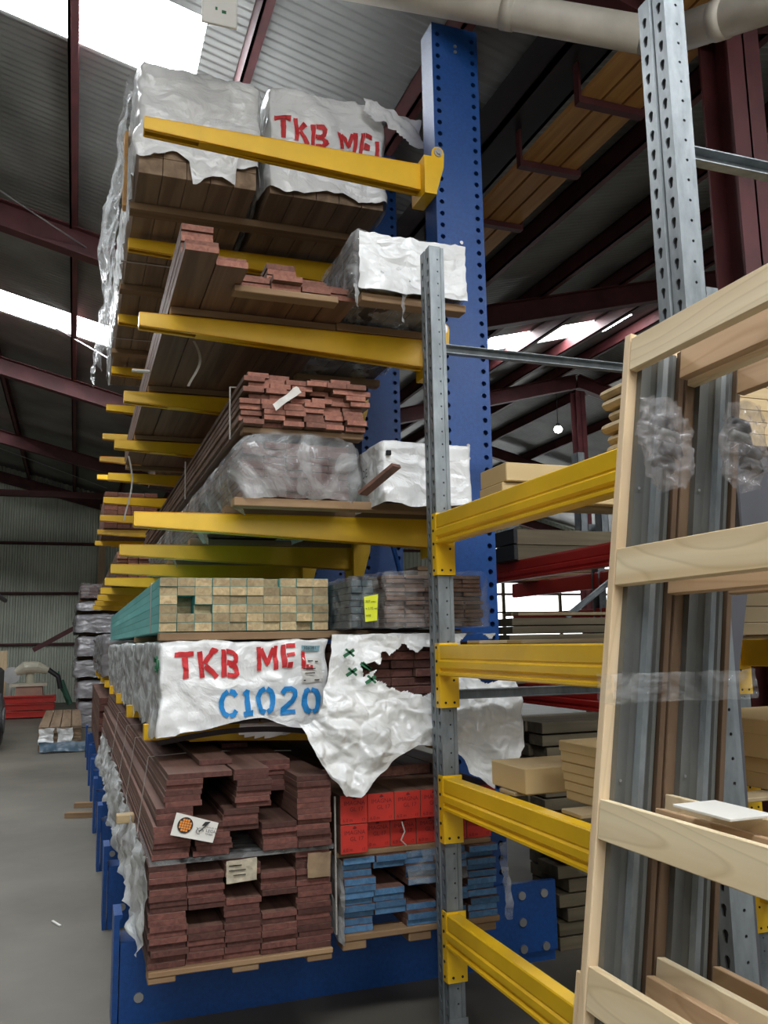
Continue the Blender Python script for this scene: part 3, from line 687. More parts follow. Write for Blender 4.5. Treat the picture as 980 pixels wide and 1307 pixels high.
# level 2: small wrapped pack near the column
mb = None
t2, sh2 = pack('timber_pack', 'small glossy white wrapped pack on the second level against the blue column', 1.04, 1.565, 3.22, 4.6, 2.865, 3.12, 'boards', [DARKW, DARKW, (6, 8)], MILKY, MILKY, amp=.016, f=8, rnd=.03, bottom=True, res=.014)
mb = MB(); sheet(mb, (1.06, 3.215, 3.10), (.49, 0, 0), (0, 0, -.25), 30, 16, lambda p, a, b: p+wv(p, .012, 7)+Vector((0, -.012, 0)), keep=lambda a, b: True)
mb.build('white_sheet', WHITE, t2, smooth=True, fixn=False)
for y in (3.27, 3.63, 4.4): bearer(1.08, 1.56, y, 2.812, .035, .07)
for (x, l) in ((1.04, .10), (1.25, .14)):
    mb = MB(); sheet(mb, (x, 3.215, 2.87), (.03, 0, 0), (0, 0, -l), 4, 12, lambda p, a, b: p+Vector(((a-.5)*-.04*b, 0, 0))+wv(p, .02, 12)); mb.build('wrap_tail', MILKY, t2, smooth=True, fixn=False)

# level 3: clear wrapped bundle and white wrapped pack
t3, sh3 = pack('timber_pack', 'bulging clear plastic wrapped pack of dark boards on the third level', .60, 1.085, 3.36, 8.0, 1.985, 2.235, 'boards', [MERB, MERE, (5, 8)], MILKY, MILKY, amp=.018, f=6, rnd=.05, bulge=.035, res=.016, bottom=False, skirt=lambda x: .01+.02*nz1(x, 11), sskirt=lambda y: .03+.05*nz1(y, 12))
for y in (3.42, 3.64, 4.83, 6.03, 7.2): bearer(.58, 1.60, y, 1.948, .035, .08)
t4, sh4 = pack('timber_pack', 'smooth white wrapped pack on the third level left of the blue column', 1.155, 1.565, 3.24, 6.0, 1.985, 2.225, 'plain', DARKW, WHITE, WHITE, amp=.010, f=5, rnd=.02, skirt=lambda x: .035+.02*nz1(x, 21), res=.016)
mb = MB(); mb.cbox((1.175, 3.222, 2.155), (1.195, 3.236, 2.175), .002); mb.build('tear', HOLE, t4)
mb = MB(); text_on(mb, 'DE', .05, (1.108, 3.34, 2.07), (0, -1, 0)); mb.build('side_print', INKK, t4, fixn=False)
mb = MB(); mb.beam((1.08, 3.26, 1.995), (1.17, 3.10, 2.085), .05, .014); tag(mb.build('loose_board', MERB), 'short dark red offcut poking out between the two third level packs', 'board')

# level 4 (lowest arms): stencilled white pack, torn pack
t5, sh5 = pack('timber_pack', 'white wrapped pack stencilled with red and blue letters below the teal timber', .30, .955, 3.36, 8.3, 1.095, 1.412, 'plain', DARKW, WHITE, WSIDE, amp=.016, f=5, rnd=.015, res=.012,
   skirt=lambda x: .035-.05*math.sin((x-.30)/.65*3.1)**2+.012*nz1(x, 31), sskirt=lambda y: .03+.05*nz1(y, 33), straps=())
pl = onwrap(sh5, 3.36)
stencil('TKB', .365, 1.275, .098, pl, slant=-.12).build('red_stencil', INKR, t5, fixn=False)
stencil('ME', .672, 1.30, .09, pl).build('red_stencil', INKR, t5, fixn=False)
stencil('L', .845, 1.292, .085, pl).build('red_stencil', INKR, t5, fixn=False)
stencil('C1020', .525, 1.128, .095, pl, gap=.2).build('blue_stencil', INKB, t5, fixn=False)
mb = MB(); sheet(mb, (.85, 3.35, 1.385), (.07, 0, 0), (0, 0, -.02), 4, 2, lambda p, a, b: pl(p.x, p.z)+Vector((0, -.002, 0))); bl = mb.build('blue_label', LBLUE, t5, fixn=False)
mb = MB(); text_on(mb, '306081', .018, tuple(pl(.855, 1.369)+Vector((0, -.007, 0)))); mb.build('label_number', INKK, bl, fixn=False)
mb = MB(); sheet(mb, (.845, 3.35, 1.335), (.085, 0, 0), (0, 0, -.09), 6, 6, lambda p, a, b: pl(p.x, p.z)+Vector((0, .001, 0))); pb = mb.build('paper_label', PAPER, t5, fixn=False)
mb = MB()
for i_, (x, z, l) in enumerate([(.87, 1.318, .02), (.90, 1.318, .012), (.85, 1.29, .05), (.855, 1.275, .04), (.85, 1.252, .008), (.895, 1.252, .02)]):
    p = pl(x, z)+Vector((0, -.004, 0)); mb = MB(); mb.box((p.x, p.y-.001, p.z), (p.x+l, p.y, p.z+.004)); mb.build('label_print', INKK, pb)
mb = MB()   # round green mark on the left corner fold
for k_ in range(3):
    a0_ = math.radians(20+120*k_); ring = [(.286+0*q, 3.40+.026*math.cos(a0_+math.radians(q*16))*1.0, 1.33+.026*math.sin(a0_+math.radians(q*16))) for q in range(6)]
    mb.tube([(sh5(Vector((.30, p[1], p[2]))).x-.004, p[1], p[2]) for p in ring], .006, 6)
mb.build('green_mark', INKG, t5)
mb = MB(); pts = [(.30+.66*i/20, 3.335-.02*math.sin(i/20*3.1), 1.055+.035*math.sin(i/20*3.1)) for i in range(21)]
for i in range(20):
    p, q = pts[i], pts[i+1]; mb.add([p, q, (q[0], q[1]+.02, q[2]-.022), (p[0], p[1]+.02, p[2]-.022)], [(0, 1, 2, 3)])
mb.build('black_edge_band', BLACK, t5, fixn=False)
mb = MB(); sheet(mb, (.62, 3.44, 1.09), (.30, .05, 0), (0, .02, -.085), 14, 6, lambda p, a, b: p+wv(p, .01, 9)+Vector((0, 0, .05*a*b)), keep=lambda a, b: b < .4+.6*math.sin(a*3)); mb.build('loose_corner', WHITE, t5, smooth=True, fixn=False)
for y in (3.64, 4.84): bearer(.30, 1.6, y, 1.092+.0, .0201, .07)
# torn pack: boards under a ripped sheet
t6 = thing('torn_pack', 'pack of dark boards under torn white sheeting right of the stencilled pack', 'pack', (1.3, 3.4, 1.1))
for r_ in range(8):
    mb = MB()
    for c_ in range(6):
        j = R(0, .05); mb.cbox((.98+c_*.0965, 3.19+j, 1.125+r_*.034), (.98+c_*.0965+.094, 6.4, 1.125+r_*.034+.031), .002, 0, 1)
    mb.build('board_layer', [MERB, MERE], t6)
LOW = [(.83, 1.085), (.88, .98), (.94, .88), (1.0, .80), (1.06, .80), (1.15, .89), (1.22, .95), (1.30, .99), (1.43, .985), (1.50, .93), (1.56, .85), (1.63, .80), (1.70, .86), (1.77, .95), (1.80, 1.12)]
def lowz(x):
    for (a, za), (b, zb) in zip(LOW, LOW[1:]):
        if x <= b: return za+(zb-za)*max(0, (x-a))/(b-a)
    return LOW[-1][1]
def drape(p, a, b):
    x = .98-.15*b**1.3+a*(.76+.20*b); x = min(x, 1.80)
    zt = 1.43; lz = lowz(x) if b > 0 else zt; z = zt+(lz-zt)*b
    y = 3.165-.07*min(1, max(0, (1.40-z)/.35))**.8
    q = Vector((x*.934, y, 1.4+(z-1.4)*.934)); r_ = noise.noise(Vector((x*7, z*7, 1.5))); r2 = abs(noise.noise(Vector((x*5+z*6, z*3, 7))))
    amp = .35+.65*min(1, b*1.6)
    return q+Vector((0, -.03*amp*(1-2*r2)+.02*r_*amp, 0))+wv(q, .016*amp, 7)+Vector((.02, -1, .1))*(crumple(q, 6, .065*amp)+crumple(q, 15, .018*amp))
def torn(a, b):
    x = .98-.15*b**1.3+a*(.76+.20*b); z = 1.43+(lowz(x)-1.43)*b
    x = x+.03*noise.noise(Vector((x*9, z*22, 1))); z = z+.03*noise.noise(Vector((x*24, z*11, 8)))
    d = ((x-1.33)/.17)**2+((z-1.285)/.085)**2; d2 = ((x-1.66)/.12)**2+((z-1.32)/.1)**2
    n_ = .95*noise.noise(Vector((x*13, z*13, 4)))
    return d+n_ > 1 and d2+n_ > 1 and ((x-1.12)/.035)**2+((z-1.30)/.02)**2+n_*1.2 > .8
mb = MB(); sheet(mb, (0, 0, 0), (1, 0, 0), (0, 0, 1), 150, 110, drape, keep=torn); mb.build('torn_sheet', WHITE, t6, smooth=True, fixn=False)
mb = MB(); sheet(mb, (.97, 3.165, 1.428), (.60, 0, 0), (0, 3.0, 0), 30, 40, lambda p, a, b: p+wv(p, .012, 6)); mb.build('top_sheet', WHITE, t6, smooth=True, fixn=False)
for (x, z, s_) in ((1.03, 1.36, 1), (1.10, 1.31, -1), (1.04, 1.29, 1), (1.12, 1.26, 1)):
    mb = MB()
    p = drape(Vector((0, 0, 0)), (x-.95)/.8, (1.43-z)/.5)
    mb.beam((x*.934-.02, 3.09, z-.012*s_), (x*.934+.02, 3.09, z+.012*s_), .003, .012); mb.beam((x*.934-.012, 3.09, z+.015), (x*.934+.02, 3.09, z-.012), .003, .008)
    mb.build('green_print', INKG, t6)
for x in (.98, 1.34): bearer(x, x+.3, 3.64, 1.10, .022, .07)

# upper packs standing beside the teal timber
t7, sh7 = pack('timber_pack', 'clear wrapped dark pack with a yellow note beside the teal timber', .985, 1.105, 3.14, 5.6, 1.450, 1.655, 'boards', [plain('slate_board', (.06, .085, .095), .5), plain('slate_end', (.05, .075, .085), .5), (2, 7)], CLEAR, CLEAR, amp=.012, f=9, rnd=.02, res=.012)
mb = MB(); mb.add([(1.035, 3.112, 1.475), (1.082, 3.110, 1.48), (1.088, 3.112, 1.58), (1.032, 3.114, 1.57)], [(0, 1, 2, 3)]); yn = mb.build('yellow_note', NOTE, t7)
mb = MB()
for i_, s_ in enumerate(('307 aws', 'x 1.72 wt', 'sold')): text_on(mb, s_, .0125, (1.036, 3.1085, 1.548-.026*i_))
mb.build('handwriting', INKK, yn, fixn=False)
t8, sh8 = pack('timber_pack', 'clear wrapped pack of brown boards behind the grey post, beside the noted pack', 1.12, 1.57, 3.12, 5.6, 1.450, 1.675, 'boards', [JARR, endgrain('brown_board_end', (.20, .10, .06), (.33, .18, .115)), (5, 12)], CLEAR, CLEAR, amp=.014, f=8, rnd=.02, res=.014)
for y in (3.42, 4.8): bearer(.30, 1.56, y, 1.418, .03, .07, 'dark bearer lying between the teal timber and the white packs', 'bearers between the lower packs')

# ================================================================== BOARDS
# teal treated framing on the stencilled pack
for r_ in range(6):
    for c_ in range(10):
        if (r_, c_) in ((3, 1), (2, 1)): dy = .12
        else: dy = R(0, .012)+(.03 if random.random() < .12 else 0)
        board('teal_timber', .30+c_*.067, 3.38+dy, 1.452+r_*.0345, .0655, 4.7, .0335, [TEAL, TANE], 'teal treated framing timber with tan sawn end, in the strapped stack above the stencilled pack', 'teal framing timbers', 'timber')
mb = MB(); mb.box((.296, 3.75, 1.452), (.299, 3.77, 1.66)); mb.box((.296, 3.75, 1.66), (.975, 3.77, 1.663)); tag(mb.build('pack_strap', STRAP), 'pale strap around the teal framing timbers', 'strap')
# level 3 bundle: reddish small sections
for r_ in range(10):
    for c_ in range(6):
        dy = R(0, .07); dx = R(-.006, .006)+(.03 if r_ > 4 else 0)*(1 if r_ % 2 else .3)
        if (r_, c_) in ((9, 2), (6, 3)): continue
        board('red_batten', .605+c_*.0885+dx, 3.36+dy, 2.285+r_*.0222, .087, 5.2, .0212, [JARR, JARE], 'reddish hardwood batten in the strapped bundle above the clear wrapped pack', 'battens of the third level bundle', 'batten')
bearer(.62, 1.14, 3.45, 2.258, .026, .07, 'flat red brown bearer between the clear pack and the batten bundle', 'bearer under the batten bundle'); bearer(.62, 1.14, 6.0, 2.258, .026, .07, 'flat red brown bearer between the clear pack and the batten bundle', 'bearer under the batten bundle')
mb = MB(); mb.tube([(.598, 3.6, 2.27), (.596, 3.6, 2.50), (.75, 3.62, 2.515)], .004, 6); mb.tube([(.598, 5.2, 2.27), (.596, 5.2, 2.50)], .004, 6); tag(mb.build('pack_strap', STRAP), 'white strap around the red batten bundle', 'strap')
mb = MB(); sheet(mb, (.72, 3.33, 2.36), (.10, -.02, .075), (.02, 0, -.02), 10, 3, lambda p, a, b: p+wv(p, .01, 20)); tag(mb.build('paper_tag', PAPER, smooth=True, fixn=False), 'crumpled white paper tag stuck to the red batten ends', 'tag')
# level 2: long brown boards
heights = [7, 6, 4, 6, 4, 4]
fronts = [3.05, 3.15, 3.30, 3.27, 3.29, 3.31]
for c_ in range(6):
    for r_ in range(heights[c_]):
        dy = R(0, .05)
        if c_ == 0: dy = (.0, .02, .15, .16, .15, .17, .16)[r_]
        if c_ == 1: dy = (.0, .03, .16, .22, .30, .26)[r_]
        if c_ >= 2 and r_ > 1: dy += .10*R(.4, 1.4)
        board('long_board', .335+c_*.127+R(-.003, .003), fronts[c_]+dy, 2.845+r_*.0262, .124, 4.0, .025, [JARR, JARE], 'long dark brown board laid flat on the second arm level', 'long brown boards on the second level')
for y in (3.635, 4.83, 6.03, 7.1): bearer(.34, 1.08, y, 2.812, .032, .05)
mb = MB(); mb.cbox((.56, 3.30, 2.815), (1.0, 3.37, 2.843), .003); tag(mb.build('loose_batten', DUN), 'orange brown batten laid across under the front ends of the long boards', 'batten')
mb = MB(); mb.cbox((.24, 4.62, 2.86), (.333, 4.65, 2.872), .002); tag(mb.build('loose_strip', PAPER), 'small white strip sticking out left of the long brown boards', 'strip')
for (p, l) in (((.47, 3.9, 2.80), .22), ((.335, 6.7, 2.84), .5)):
    mb = MB(); sheet(mb, p, (.012, 0, 0), (0, 0, -l), 2, 14, lambda q, a, b: q+Vector((.03*math.sin(b*4), 0, 0)))
    tag(mb.build('strap_tail', STRAP, fixn=False), 'loose white strap end dangling below the long brown boards, %s one' % ('nearer' if l < .3 else 'farther and longer'), 'strap')
# bottom level: dark red decking in two tiers
DL = 'dark red decking board in the lower tier of the bottom left stack'; DU = 'dark red decking board in the upper tier of the bottom left stack'
void_lo = {(1, r) for r in range(6, 9)} | {(2, r) for r in range(10, 14)} | {(3, r) for r in range(7, 10)} | {(3, r) for r in range(14, 17)} | {(1, 15), (1, 16), (2, 16)}
for r_ in range(17):
    jl = R(-.008, .008)
    for c_ in range(5):
        dy = R(0, .018); 
        if (c_, r_) in void_lo: dy = R(.4, .6)
        board('decking_board', .262+c_*.126+jl*.7+(.004 if r_ < 6 else 0), 3.10+dy, .342+r_*.0192, .123, 5.4, .0186, [MERB, MERE], DL, 'decking boards, lower tier')
void_up = {(1, r) for r in range(6, 14)} | {(2, r) for r in range(0, 4)} | {(3, r) for r in range(5, 9)}
for r_ in range(15):
    for c_ in range(5):
        dy = R(0, .02); dx = R(-.006, .006)
        if c_ == 0: dx += .035*(r_/14)+(.02 if r_ > 8 else 0)
        if c_ == 1: dx += .02
        if c_ == 2: dx += (.03 if r_ > 7 else -.01)
        if c_ == 3 and r_ > 8: dx += .02; dy += .2
        if c_ == 4 and r_ > 12: continue
        if (c_, r_) in void_up: dy = R(.45, .75)
        board('decking_board', .262+c_*.126+dx, 3.08+dy, .688+r_*.0186, .123, 5.4, .018, [MERB, MERE], DU, 'decking boards, upper tier')
board('loose_decking_board', .44, 3.25, .968, .12, 4.2, .018, [MERB, MERE], 'single decking board lying loose on top of the bottom left stack', 'loose boards on the decking')
board('loose_decking_board', .60, 3.75, .968, .11, 3.6, .018, [MERB, MERE], 'single decking board lying on the stack right of the longer loose one', 'loose boards on the decking')
board('loose_decking_board', .36, 3.9, .988, .12, 3.0, .018, [MERB, MERE], 'topmost loose decking board, set back near the yellow arm', 'loose boards on the decking')
mb = MB(); mb.box((.262, 3.10, .670), (.90, 3.62, .686)); tag(mb.build('film_interleaf', CLEAR), 'clear film sheet lying between the two tiers of decking', 'film')
for y in (3.135, 4.8, 6.6):
    t = thing('pallet_bearer', 'timber pallet bearer under the bottom left decking stack', 'bearer', (.6, y, .30), 'bearers under the decking')
    mb = MB(); mb.cbox((.262, y-.045, .322), (.892, y+.045, .341), .003); mb.build('slat', DUN, t)
    for x in (.262, .54, .80):
        mb = MB(); mb.cbox((x, y-.04, .301), (x+.09, y+.04, .322), .003); mb.build('block', DUN, t)
for y in (3.75, 5.2): 
    mb = MB(); mb.cbox((.20 if y < 4 else .22, y-.03, .655), (.40, y+.03, .6875), .003)
mb = MB(); mb.cbox((.19, 3.9, .665), (.262, 3.96, .70), .003); tag(mb.build('spacer_block', PINE_X), 'pale timber spacer end sticking out left between the decking tiers', 'spacer')
for k_, (y, yy) in enumerate(((3.45, 3.62), (4.2, 4.4), (5.0, 5.1), (6.0, 6.1))):
    mb = MB(); mb.tube([(.257, y, .35), (.256, yy, .70), (.29, yy, .965), (.5, yy+.02, .972), (.88, yy+.05, .95)], .0018, 6)
    tag(mb.build('pack_strap', STRAP), 'thin pale strap around the bottom left decking stack', 'strap', 'straps around the decking')
mb = MB(); sheet(mb, (.262, 3.10, .695), (0, 4.6, 0), (-.02, 0, -.40), 110, 26, lambda p, a, b: p+Vector((-.012-.03*math.sin(b*3)*abs(math.sin(a*9)), 0, -.0))+wv(p, .03, 6), keep=lambda a, b: b < .55+.3*noise.noise(Vector((a*9, 2, 1)))+(.25*(.12-a)/.12 if a < .12 else 0))
tag(mb.build('silver_film', WSIDE, smooth=True, fixn=False), 'silvery plastic film hanging down the left side of the decking stack', 'film')
# species card and paper labels on the decking
t = thing('timber_card', 'white card with an orange globe logo pinned to the decking ends', 'card', (.40, 3.06, .79))
mb = MB(); q = [(.322, 3.058, .775), (.462, 3.055, .738), (.482, 3.06, .80), (.342, 3.063, .845)]; mb.add(q+[(a, b+.002, c) for a, b, c in q], [(0, 1, 2, 3), (7, 6, 5, 4), (0, 4, 5, 1), (1, 5, 6, 2), (2, 6, 7, 3), (3, 7, 4, 0)]); cd = mb.build('card', PAPER, t)
cu = Vector((.967, -.02, -.25)).normalized(); cw = Vector((.28, .03, .96)).normalized(); o_ = Vector((.370, 3.055, .803))
mb = MB(); mb.add([o_+cu*.026*math.cos(i*.3)+cw*.026*math.sin(i*.3) for i in range(21)], [tuple(range(21))]); mb.build('logo_ring', INKK, cd)
mb = MB()
for i in range(-2, 3):
    for j in range(-2, 3):
        if i*i+j*j <= 5: p = o_+cu*i*.0082+cw*j*.0082+Vector((0, -.0012, 0)); mb.add([p+cu*a*.0034+cw*b*.0034 for a, b in ((-1, -1), (1, -1), (1, 1), (-1, 1))], [(0, 1, 2, 3)])
mb.build('logo_globe', INKO, cd)
mb = MB(); mb.tube([o_+cu*.04+cw*.0+Vector((0, -.002, 0)), o_+cu*.05+cw*-.012+Vector((0, -.002, 0)), o_+cu*.078+cw*.024+Vector((0, -.002, 0))], [.0012, .002, .001], 6)
mb.add([o_+cu*.054+cw*.008+Vector((0, -.002, 0)), o_+cu*.068+cw*.010+Vector((0, -.002, 0)), o_+cu*.08+cw*.026+Vector((0, -.002, 0)), o_+cu*.062+cw*.022+Vector((0, -.002, 0))], [(0, 1, 2, 3)])
mb.tube([o_+cu*(.052+.012*math.cos(i*.5))+cw*(-.010+.010*math.sin(i*.5))+Vector((0, -.002, 0)) for i in range(11)], .0008, 5); mb.build('leaf_logo', INKK, cd)
mb = MB()
for s_, sz, a, b in (('SUPPLIER OF', .006, .072, .004), ('LEGAL', .014, .072, -.009), ('TIMBER', .008, .072, -.018)): text_on(mb, s_, sz, tuple(o_+cu*a+cw*b+Vector((0, -.002, 0))), cu, cw)
mb.build('card_print', INKK, cd, fixn=False)
t = thing('paper_label', 'creased beige paper label with faint print in the middle of the lower decking', 'label', (.575, 3.09, .63))
mb = MB(); sheet(mb, (.515, 3.092, .665), (.105, 0, .004), (.0, 0, -.075), 8, 6, lambda p, a, b: p+wv(p, .003, 30)); mb.build('sheet', plain('beige_paper', (.50, .44, .33), .7, var=.2, nscale=40), t, fixn=False)
mb = MB()
for i in range(6): mb.box((.523+.014*(i % 3), 3.0865, .648-.016*(i//2)), (.523+.014*(i % 3)+.03, 3.0875, .651-.016*(i//2)))
mb.build('print', INKK, t)
mb = MB(); sheet(mb, (.80, 3.09, .665), (.085, 0, 0), (0, 0, -.085), 8, 6, lambda p, a, b: p+wv(p, .004, 20)); tag(mb.build('plastic_sleeve', plain('brown_sleeve', (.30, .21, .13), .35, var=.3, nscale=20), smooth=True, fixn=False), 'brown plastic label sleeve on the right of the lower decking', 'label')
# blue ended boards
void_b = {(1, 6), (1, 7), (1, 0), (1, 1), (2, 3), (2, 4), (2, 5), (3, 0), (3, 5), (3, 6), (3, 7), (3, 2), (1, 8)}
for r_ in range(11):
    for c_ in range(5):
        dy = R(0, .04)
        v = (c_, r_) in void_b
        if v: dy = R(.35, .5)
        board('blue_ended_board', .945+c_*.125+(.008 if r_ % 4 > 1 else 0), 3.14+dy, .355+r_*.0238, .121, 4.5, .023, [MERB, BLUE_E], 'dark board with blue painted end in the stack under the red ended beams', 'blue ended boards')
for y in (3.19, 4.9):
    t = thing('pallet_bearer', 'timber pallet bearer under the blue ended boards', 'bearer', (1.2, y, .30), 'bearers under the blue ended boards')
    mb = MB(); mb.cbox((.94, y-.045, .332), (1.575, y+.045, .354), .003); mb.build('slat', DUN, t)
    for x in (.945, 1.2, 1.47):
        mb = MB(); mb.cbox((x, y-.04, .301), (x+.09, y+.04, .332), .003); mb.build('block', DUN, t)
mb = MB(); sheet(mb, (.938, 3.11, .615), (0, .5, 0), (0, 0, -.28), 14, 18, lambda p, a, b: p+wv(p, .014, 10)); tag(mb.build('white_film', WHITE, smooth=True, fixn=False), 'white film edge on the left side of the blue ended boards', 'film')
mb = MB(); sheet(mb, (1.19, 3.125, .63), (.24, 0, 0), (0, 0, -.12), 18, 10, lambda p, a, b: p+wv(p, .012, 10), keep=lambda a, b: True); tag(mb.build('clear_film', CLEAR, smooth=True, fixn=False), 'clear film scrap hanging over the top of the blue board ends', 'film')
mb = MB(); sheet(mb, (1.575, 3.13, .62), (.03, 0, 0), (.02, 0, -.28), 4, 16, lambda p, a, b: p+wv(p, .016, 10)); tag(mb.build('white_film', MILKY, smooth=True, fixn=False), 'pale film edge on the right side of the blue ended boards', 'film')
# red ended beams
for y in (3.2, 4.6): bearer(.93, 1.56, y, .617, .02, .06, 'thin bearer between the blue ended and red ended timber', 'bearers under the red ended beams')
for r_ in range(2):
    for c_ in range(6):
        x = .935+c_*.1055; z = .638+r_*.104; dy = .0 if r_ else (.0 if c_ == 0 else .05)
        t = thing('red_ended_beam', ('timber beam with red painted end printed in black, in the %s row' % ('upper' if r_ else 'lower')), 'beam', (x, 3.13+dy, z), 'red ended beams, %s row' % ('upper' if r_ else 'lower'))
        o = bpy.data.objects.new('timber', board_mesh(.1035, 4.0, .101, [JARR, RED_E], 'red_ended_beam')); COL.objects.link(o); o.parent = t
        mb = MB(); yy = 3.129+dy; text_on(mb, 'IMAGNA', .021, (x+.013, yy, z+.066)); text_on(mb, 'GL 17', .021, (x+.035, yy, z+.044)); text_on(mb, '6.0 m', .017, (x+.008, yy, z+.008)); text_on(mb, '17', .014, (x+.08, yy, z+.008))
        mb.add([(x+.045, yy, z+.088), (x+.054, yy, z+.097), (x+.063, yy, z+.088), (x+.054, yy, z+.085)], [(0, 1, 2, 3)])
        mb.build('black_print', plain('faded_print', (.16, .01, .01), .7) if (r_ == 0 and c_ == 0) else bpy.data.materials['faded_print'], t, fixn=False)
for c_ in range(5):
    board('brown_beam', .945+c_*.125, 3.45+R(0, .1), .846, .12, 3.6, .04, [JARR, JARE], 'brown beam lying on top of the red ended beams', 'brown beams above the red ends', 'beam')
mb = MB(); mb.tube([(.925, 3.16, .36), (.92, 3.15, .84)], .004, 6); tag(mb.build('pack_strap', STRAP), 'thin strap on the left edge of the red and blue ended stack', 'strap')
mb = MB(); mb.tube([(1.17, 3.120, .735), (1.18, 3.118, .70), (1.165, 3.119, .67), (1.185, 3.118, .65)], .003, 6); tag(mb.build('strap_scrap', STRAP), 'small white scrap hanging over the lower row of red ends', 'strap')
# further stock deeper along the rack
def farstock(name, label, x0, x1, y0, y1, z0, z1, nx, nz, mats, wrapm=None):
    t = thing(name, label, 'pack', ((x0+x1)/2, y0, z0), 'stock deeper in the cantilever rack')
    bw = (x1-x0)/nx; bh = (z1-z0)/nz
    for r_ in range(nz):
        mb = MB()
        for c_ in range(nx): mb.cbox((x0+c_*bw+.002, y0+R(0, .06), z0+r_*bh+.001), (x0+(c_+1)*bw-.002, y1, z0+(r_+1)*bh-.002), .002, 0, 1)
        mb.build('board_layer', mats, t)
    if wrapm:
        w, _ = wrap_box(x0-.02, x1+.02, y0-.03, y1+.02, z0, z1+.02, amp=.03, f=4, res=.05, lres=.12); w.build('wrap', wrapm, t, smooth=True, merge=True)
farstock('far_board_pack', 'dark brown board pack far along the second arm level', .28, .9, 10.7, 12.7, 2.805, 3.25, 4, 8, [MERB, JARE])
farstock('far_board_pack', 'small reddish board pack behind the batten bundle on the third level', .30, .56, 7.3, 12, 1.95, 2.17, 3, 7, [JARR, JARE])
farstock('far_board_pack', 'brown board pack on the lowest arms beyond the stencilled pack', .28, 1.4, 9.0, 12.6, 1.11, 1.5, 6, 9, [JARR, JARE], GREYW)
farstock('far_board_pack', 'dark board pack on the bases far along the rack', .25, 1.3, 9.1, 12.6, .31, .9, 6, 9, [MERB, MERE])
farstock('far_board_pack', 'dark pack beyond the long brown boards on the second level, right of them', 1.13, 1.5, 5.0, 10, 2.84, 3.2, 4, 8, [DARKW, MERE])
farstock('far_board_pack', 'dark board pack behind the small white pack at the top level', .95, 1.5, 8.6, 13, 3.71, 4.1, 4, 6, [DARKW, MERE])
# ================================================================== PALLET RACK (yellow beams, galvanised posts)
def make_post(x, y0, H_, sgn=1, rot=False):
    """front face at x looking to -x, near side face at y0; sgn -1 turns the front to +x"""
    t = thing('rack_post', 'x', 'post', (x+sgn*.03, y0+.045, 0))
    mb = MB(); D_ = .065; Wd = .095
    if sgn < 0: x0, x1 = x-D_, x
    else: x0, x1 = x, x+D_
    fx = x; nr = (-sgn, 0, 0)
    perf(mb, (fx, y0, .02), (0, 1, 0), (0, 0, 1), nr, .041, H_-.02, [.0205], .05, KEY, .004)
    perf(mb, (fx, y0+.054, .02), (0, 1, 0), (0, 0, 1), nr, .041, H_-.02, [.0205], .05, KEY, .004)
    g = fx+sgn*.006
    mb.add([(fx, y0+.041, .02), (g, y0+.044, .02), (g, y0+.051, .02), (fx, y0+.054, .02), (fx, y0+.041, H_), (g, y0+.044, H_), (g, y0+.051, H_), (fx, y0+.054, H_)], [(0, 1, 5, 4), (1, 2, 6, 5), (2, 3, 7, 6)])
    for yy, ny in ((y0, -1), (y0+Wd, 1)):
        perf(mb, (x0 if sgn > 0 else x0, yy, .02), (1, 0, 0), (0, 0, 1), (0, ny, 0), D_-.02 if sgn > 0 else D_, H_-.02, [.034], .05, circ(.0038, 8), .003)
        if sgn > 0: mb.add([(x1-.02, yy, .02), (x1-.014, yy+ny*-.008, .02), (x1, yy-ny*.008, .02), (x1-.02, yy, H_), (x1-.014, yy-ny*.008, H_), (x1, yy-ny*.008, H_)], [(0, 1, 4, 3), (1, 2, 5, 4)])
    mb.box((x0+.002, y0+.01, .02), (x0+.004 if sgn > 0 else x0+.006, y0+Wd-.01, H_-.004), 1) if False else None
    mb.build('upright', [GALV, HOLE], t, fixn=False)
    mb = MB(); mb.box((x0-.02, y0-.02, 0), (x1+.02, y0+Wd+.02, .008)); mb.box((x0-.003, y0-.003, .008), (x1+.003, y0-.001, .10)); mb.build('foot_plate', GALV, t)
    return t
HP = 2.95
def lab(o, l, g=None):
    o['label'] = l
    if g: o['group'] = g
    return o
P1 = lab(make_post(1.27, 2.95, HP), 'slim galvanised rack post standing before the blue column, holding the yellow beam ends')
P0 = lab(make_post(1.27, 1.50, HP), 'large galvanised rack post at upper right behind the pine frames')
P1b = lab(make_post(2.68, 2.95, HP, -1), 'rear galvanised rack post with yellow beam brackets, right edge behind the frames')
P0b = lab(make_post(2.68, 1.50, HP, -1), 'rear galvanised rack post out of sight behind the pine frames')
def brace(p, q, label, g=None):
    mb = MB(); p = Vector(p); q = Vector(q); d = (q-p).normalized(); up = Vector((0, 1, 0)); s_ = d.cross(up).normalized()
    for a in (-1, 1): mb.beam(p+s_*a*.016, q+s_*a*.016, .03, .003, up=tuple(s_))
    mb.beam(p+up*.014, q+up*.014, .003, .032, up=tuple(s_))
    return tag(mb.build('rack_brace', GALV, fixn=True), label, 'brace', g)
brace((1.30, 3.0, 2.545), (2.66, 3.0, 2.545), 'galvanised horizontal brace running right from the slim post')
brace((1.30, 1.55, 2.545), (2.66, 1.55, 2.545), 'galvanised horizontal brace running right from the large post')
brace((1.30, 3.0, 1.20), (2.66, 3.0, 1.20), 'grey brace crossing just below the second yellow beam')
